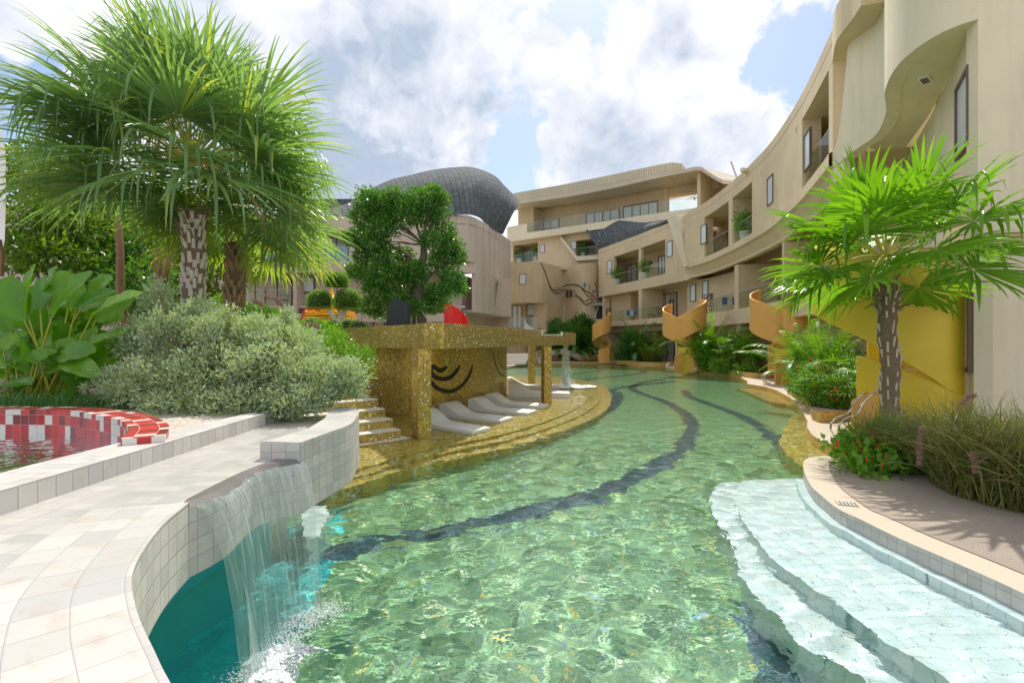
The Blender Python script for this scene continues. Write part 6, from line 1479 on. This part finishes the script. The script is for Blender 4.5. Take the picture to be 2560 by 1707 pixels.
# ---- topiary ----
def dome(parent, u, v, Y, ru, rv, seed, dens=1500, name='clipped_dome', L=.05, W=.028):
    p = PY(u, v, Y); k = Y / FP; rg = np.random.default_rng(seed); n = int(dens * (ru * k) ** 2 * 9); d = unit(rg.normal(size=(n, 3))); flat = -.38; d[:, 2] = np.where(d[:, 2] < flat, flat + (d[:, 2] - flat) * .15, d[:, 2])
    C = np.array([p.x, p.y, p.z]) + d * np.array([ru * k, ru * k, rv * k]) * rg.uniform(.9, 1.0, (n, 1)); V, F = leaves(C, d * .8 + rg.normal(size=d.shape) * .6, rg.uniform(.6, 1.2, n) * L, rg.uniform(.7, 1.2, n) * W, rng=rg)
    np_mesh(name, V, F, M['topi'], parent)
    g = MB(); g.lathe((p.x, p.y, p.z), [(ru * k * .86 * math.cos(a), rv * k * .86 * math.sin(a)) for a in [R(-22 + 112 * i / 8) for i in range(9)]] , 16); o = g.build('inner_shade', M['dkin'], parent); return o
M['dkin'] = simple('dome_shade_paint', (.02, .035, .01), .9)  # near-black core colour stands in for the shade inside the domes
TP = 18.5
tp_ = T('topiary_tree', 'topiary tree with three clipped domes on forked grey trunks beside the shrine', 'tree', (*XY(850, TP), 1.2))
dome(tp_, 843, 705, TP, 30, 26, 1); dome(tp_, 799, 756, TP, 32, 33, 2); dome(tp_, 871, 757, TP, 36, 37, 3)
g = MB(); rd = random.Random(2)
for pts_, rr in (([(846, 835), (842, 805), (828, 783), (815, 765), (808, 760)], .10), ([(852, 840), (850, 805), (860, 780), (868, 765)], .17), ([(848, 800), (846, 760), (843, 735), (841, 715)], .05), ([(856, 800), (866, 780), (880, 765)], .05)): c = spline([PY(u, v, TP) for u, v in pts_], 4); g.tube(c, [rr * (1 - .5 * i / len(c)) for i in range(len(c))], 8)
g.build('trunk', M['trunkw'], tp_, smooth=True)
for k, (u, v, Y, ru, rv, lb) in enumerate(((783, 812, 16, 32, 20, 'round clipped bush under the left side of the shrine'), (896, 817, 16, 24, 16, 'round clipped bush right of the topiary trunks'), (832, 812, 17, 22, 16, 'small clipped bush between the topiary trunks and the shrine'), (872, 815, 17.5, 22, 20, 'loose green bush just right of the topiary trunk'))):
    p = PY(u, v, Y); r = T('clipped_bush', lb, 'shrub', (p.x, p.y, 1.2), 'round clipped bushes'); dome(r, u, v + 6, Y, ru, rv + 6, 20 + k, 700, 'leaves')
bush('hedge', 'loose yellowish hedge below the round bushes, left of the canopy end', 'hedge', [E(890, 860, 14, 28, 24), E(860, 850, 14.5, 30, 22), E(830, 850, 14.5, 30, 20)], 170, .08, .04, 'ixora', (*XY(870, 14.2), 1.2), 22, 10, 3)
bush('hedge', 'tall mixed green hedge running along the garden behind the fan palms', 'hedge', [E(640, 800, 14, 60, 40), E(560, 790, 14.5, 60, 50), E(700, 830, 13, 50, 34), E(760, 850, 12.5, 45, 26)], 110, .10, .05, 'ixora', (*XY(640, 13.5), 1.2), 23, 20, 3)
p = PY(942, 818, 17.6); r = T('golden_sunburst_ornament', 'small golden sunburst ornament left of the black stone', 'ornament', (p.x, p.y, 1.2)); g = MB()
for k in range(19): a = R(10 * k); g.tube([(p.x, p.y, p.z - .2), (p.x + .32 * math.cos(a), p.y, p.z - .2 + .32 * math.sin(a))], [.02, .006], 4)
g.tube([(p.x, p.y, 1.2), (p.x, p.y, p.z - .2)], .02); g.build('rays', M['shrine'], r)
# ---- garden trees behind the palms ----
def tree(label, u, Y, clumps, tr, seed, lm='wood', dens=34, L=.20, W=.085, bark='bark2', name='garden_tree'):
    x, y = XY(u, Y); rd = random.Random(seed); r = T(name, label, 'tree', (x, y, GZ), 'garden trees behind the palms'); g = MB(); el = [E(*c) for c in clumps]
    hub = Vector((x + .1, y, GZ + (max(c[2] for c, _ in el) - GZ) * .45)); g.tube(spline([(x, y, GZ), (x + rd.uniform(-.2, .2), y, (GZ + hub.z) / 2), hub], 5), [tr * (1 - .035 * i) for i in range(11)], 10)
    for c, q in el: branch(g, hub - Vector((0, 0, rd.uniform(0, 1.2))), c, tr * .4, .015, rd, 6)
    g.build('trunk', M[bark], r, smooth=True); foliage('crown', el, dens, L, W, M[lm], r, np.random.default_rng(seed), .35, -.1, -1, 3); return r
tree('broad yellow-green tree filling the left background behind the big leaves', 130, 14, [(60, 430, 14, 80, 60), (150, 470, 14, 90, 70), (90, 560, 13.5, 100, 70), (200, 570, 14, 90, 70), (40, 640, 13.5, 70, 50), (160, 400, 15, 70, 40), (250, 500, 15, 70, 60), (130, 640, 13.2, 90, 50)], .14, 41)
tree('dark-centred tree with a bare reddish trunk left of the tallest palm', 300, 16, [(300, 560, 16, 80, 70), (350, 620, 15.5, 80, 60), (260, 640, 15, 80, 60), (390, 560, 17, 70, 60), (330, 700, 14.5, 90, 50), (230, 720, 14, 80, 40)], .17, 42, 'bonsai')
tree('light green tree between the two palm trunks', 560, 19, [(560, 620, 19, 60, 60), (610, 660, 19, 50, 50), (540, 700, 18, 60, 50), (430, 640, 19, 60, 60), (470, 720, 18, 60, 50), (500, 580, 20, 60, 40), (620, 610, 19, 30, 30)], .13, 43)
tree('shadowy tree deep behind the first palm trunk', 420, 21, [(420, 540, 21, 80, 70), (380, 680, 20, 90, 70), (300, 760, 19, 120, 50), (440, 760, 19, 100, 50), (180, 760, 19, 100, 50), (480, 640, 21, 70, 60)], .18, 44, 'bonsai')
for pts_, rr, lb in (([(298, 780), (300, 640), (296, 560), (302, 500)], .10, 'bare upright reddish tree trunk left of the palms'), ([(392, 800), (396, 690), (397, 640), (396, 622)], .13, 'cut-off bare trunk stump standing left of the tallest palm'), ([(400, 800), (412, 690), (425, 640), (438, 600), (455, 590)], .10, 'leaning bare trunk reaching toward the tallest palm')):
    r = T('bare_trunk', lb, 'tree trunk', PY(*pts_[0], 12.5), 'bare trunks in the left garden'); g = MB(); c = spline([PY(u, v, 12.5) for u, v in pts_], 5); c = [Vector((c[0].x, c[0].y, GZ))] + c; g.tube(c, [rr * (1 - .02 * i) for i in range(len(c))], 9); g.build('stem', M['bark2'], r, smooth=True)
# potted balcony plants
pp = None
for F_, u, o, z, lb in ((FR, 1543, .35, f3, 'white pot with a leafy plant on the far end upper balcony'), (FR, 1612, .35, f3, 'white pot with a small tree on the upper balcony left of the second window'), (FR, 1862, 0.1, f3b, 'white pot with a bushy plant on the upper balcony above the second planter'), (FC, 1340, .4, lo_l, 'white pot on the back block balcony, right-hand one'), (FC, 1298, .4, lo_l, 'white pot on the back block balcony, left-hand one'), (FC, 1458, .4, lo_r, 'white bowl pot on the back block balcony next to the slate roof')):
    p = F_.pos(F_.su(u, o), o)
    if pp is None:
        pp = T('potted_plant', lb, 'potted plant', (0, 0, 0), 'potted plants on the balconies'); g = MB(); g.lathe((0, 0, 0), [(.001, 0), (.22, 0), (.30, .55), (.27, .55), (.25, .48), (.001, .48)], 16); g.build('pot', M['pot'], pp, smooth=True)
        foliage('leaves', [((0, 0, 1.0), (.42, .42, .45))], 60, .26, .07, M['areca'], pp, np.random.default_rng(3), .1, .6, -1, 3); g = MB(); stick(g, (0, 0, .4), (0, 0, 1.0), .02, .012); g.build('stem', M['bark'], pp); q = pp
    else: q = copy_tree(pp)
    place(q, (p.x, p.y, z + .01), u * 1.0, 1.1, lb)
# security camera on the roof parapet
p = fp(1866, 441, oB); r = T('security_camera', 'small cream security camera on top of the curved parapet', 'camera', p); g = MB(); g.box(p + Vector((-.2, -.2, .25)), (.5, .2, .2), R(30)); g.tube([p + Vector((0, 0, -.05)), p + Vector((0, 0, .2))], .04); g.build('housing', M['cream'], r)
p = fp(1846, 455, .3); r = T('antenna_mast', 'short grey mast on the roof behind the parapet', 'mast', p); g = MB(); g.tube([p, p + Vector((0, 1, 1.6))], .06); g.build('pole', M['steel'], r)
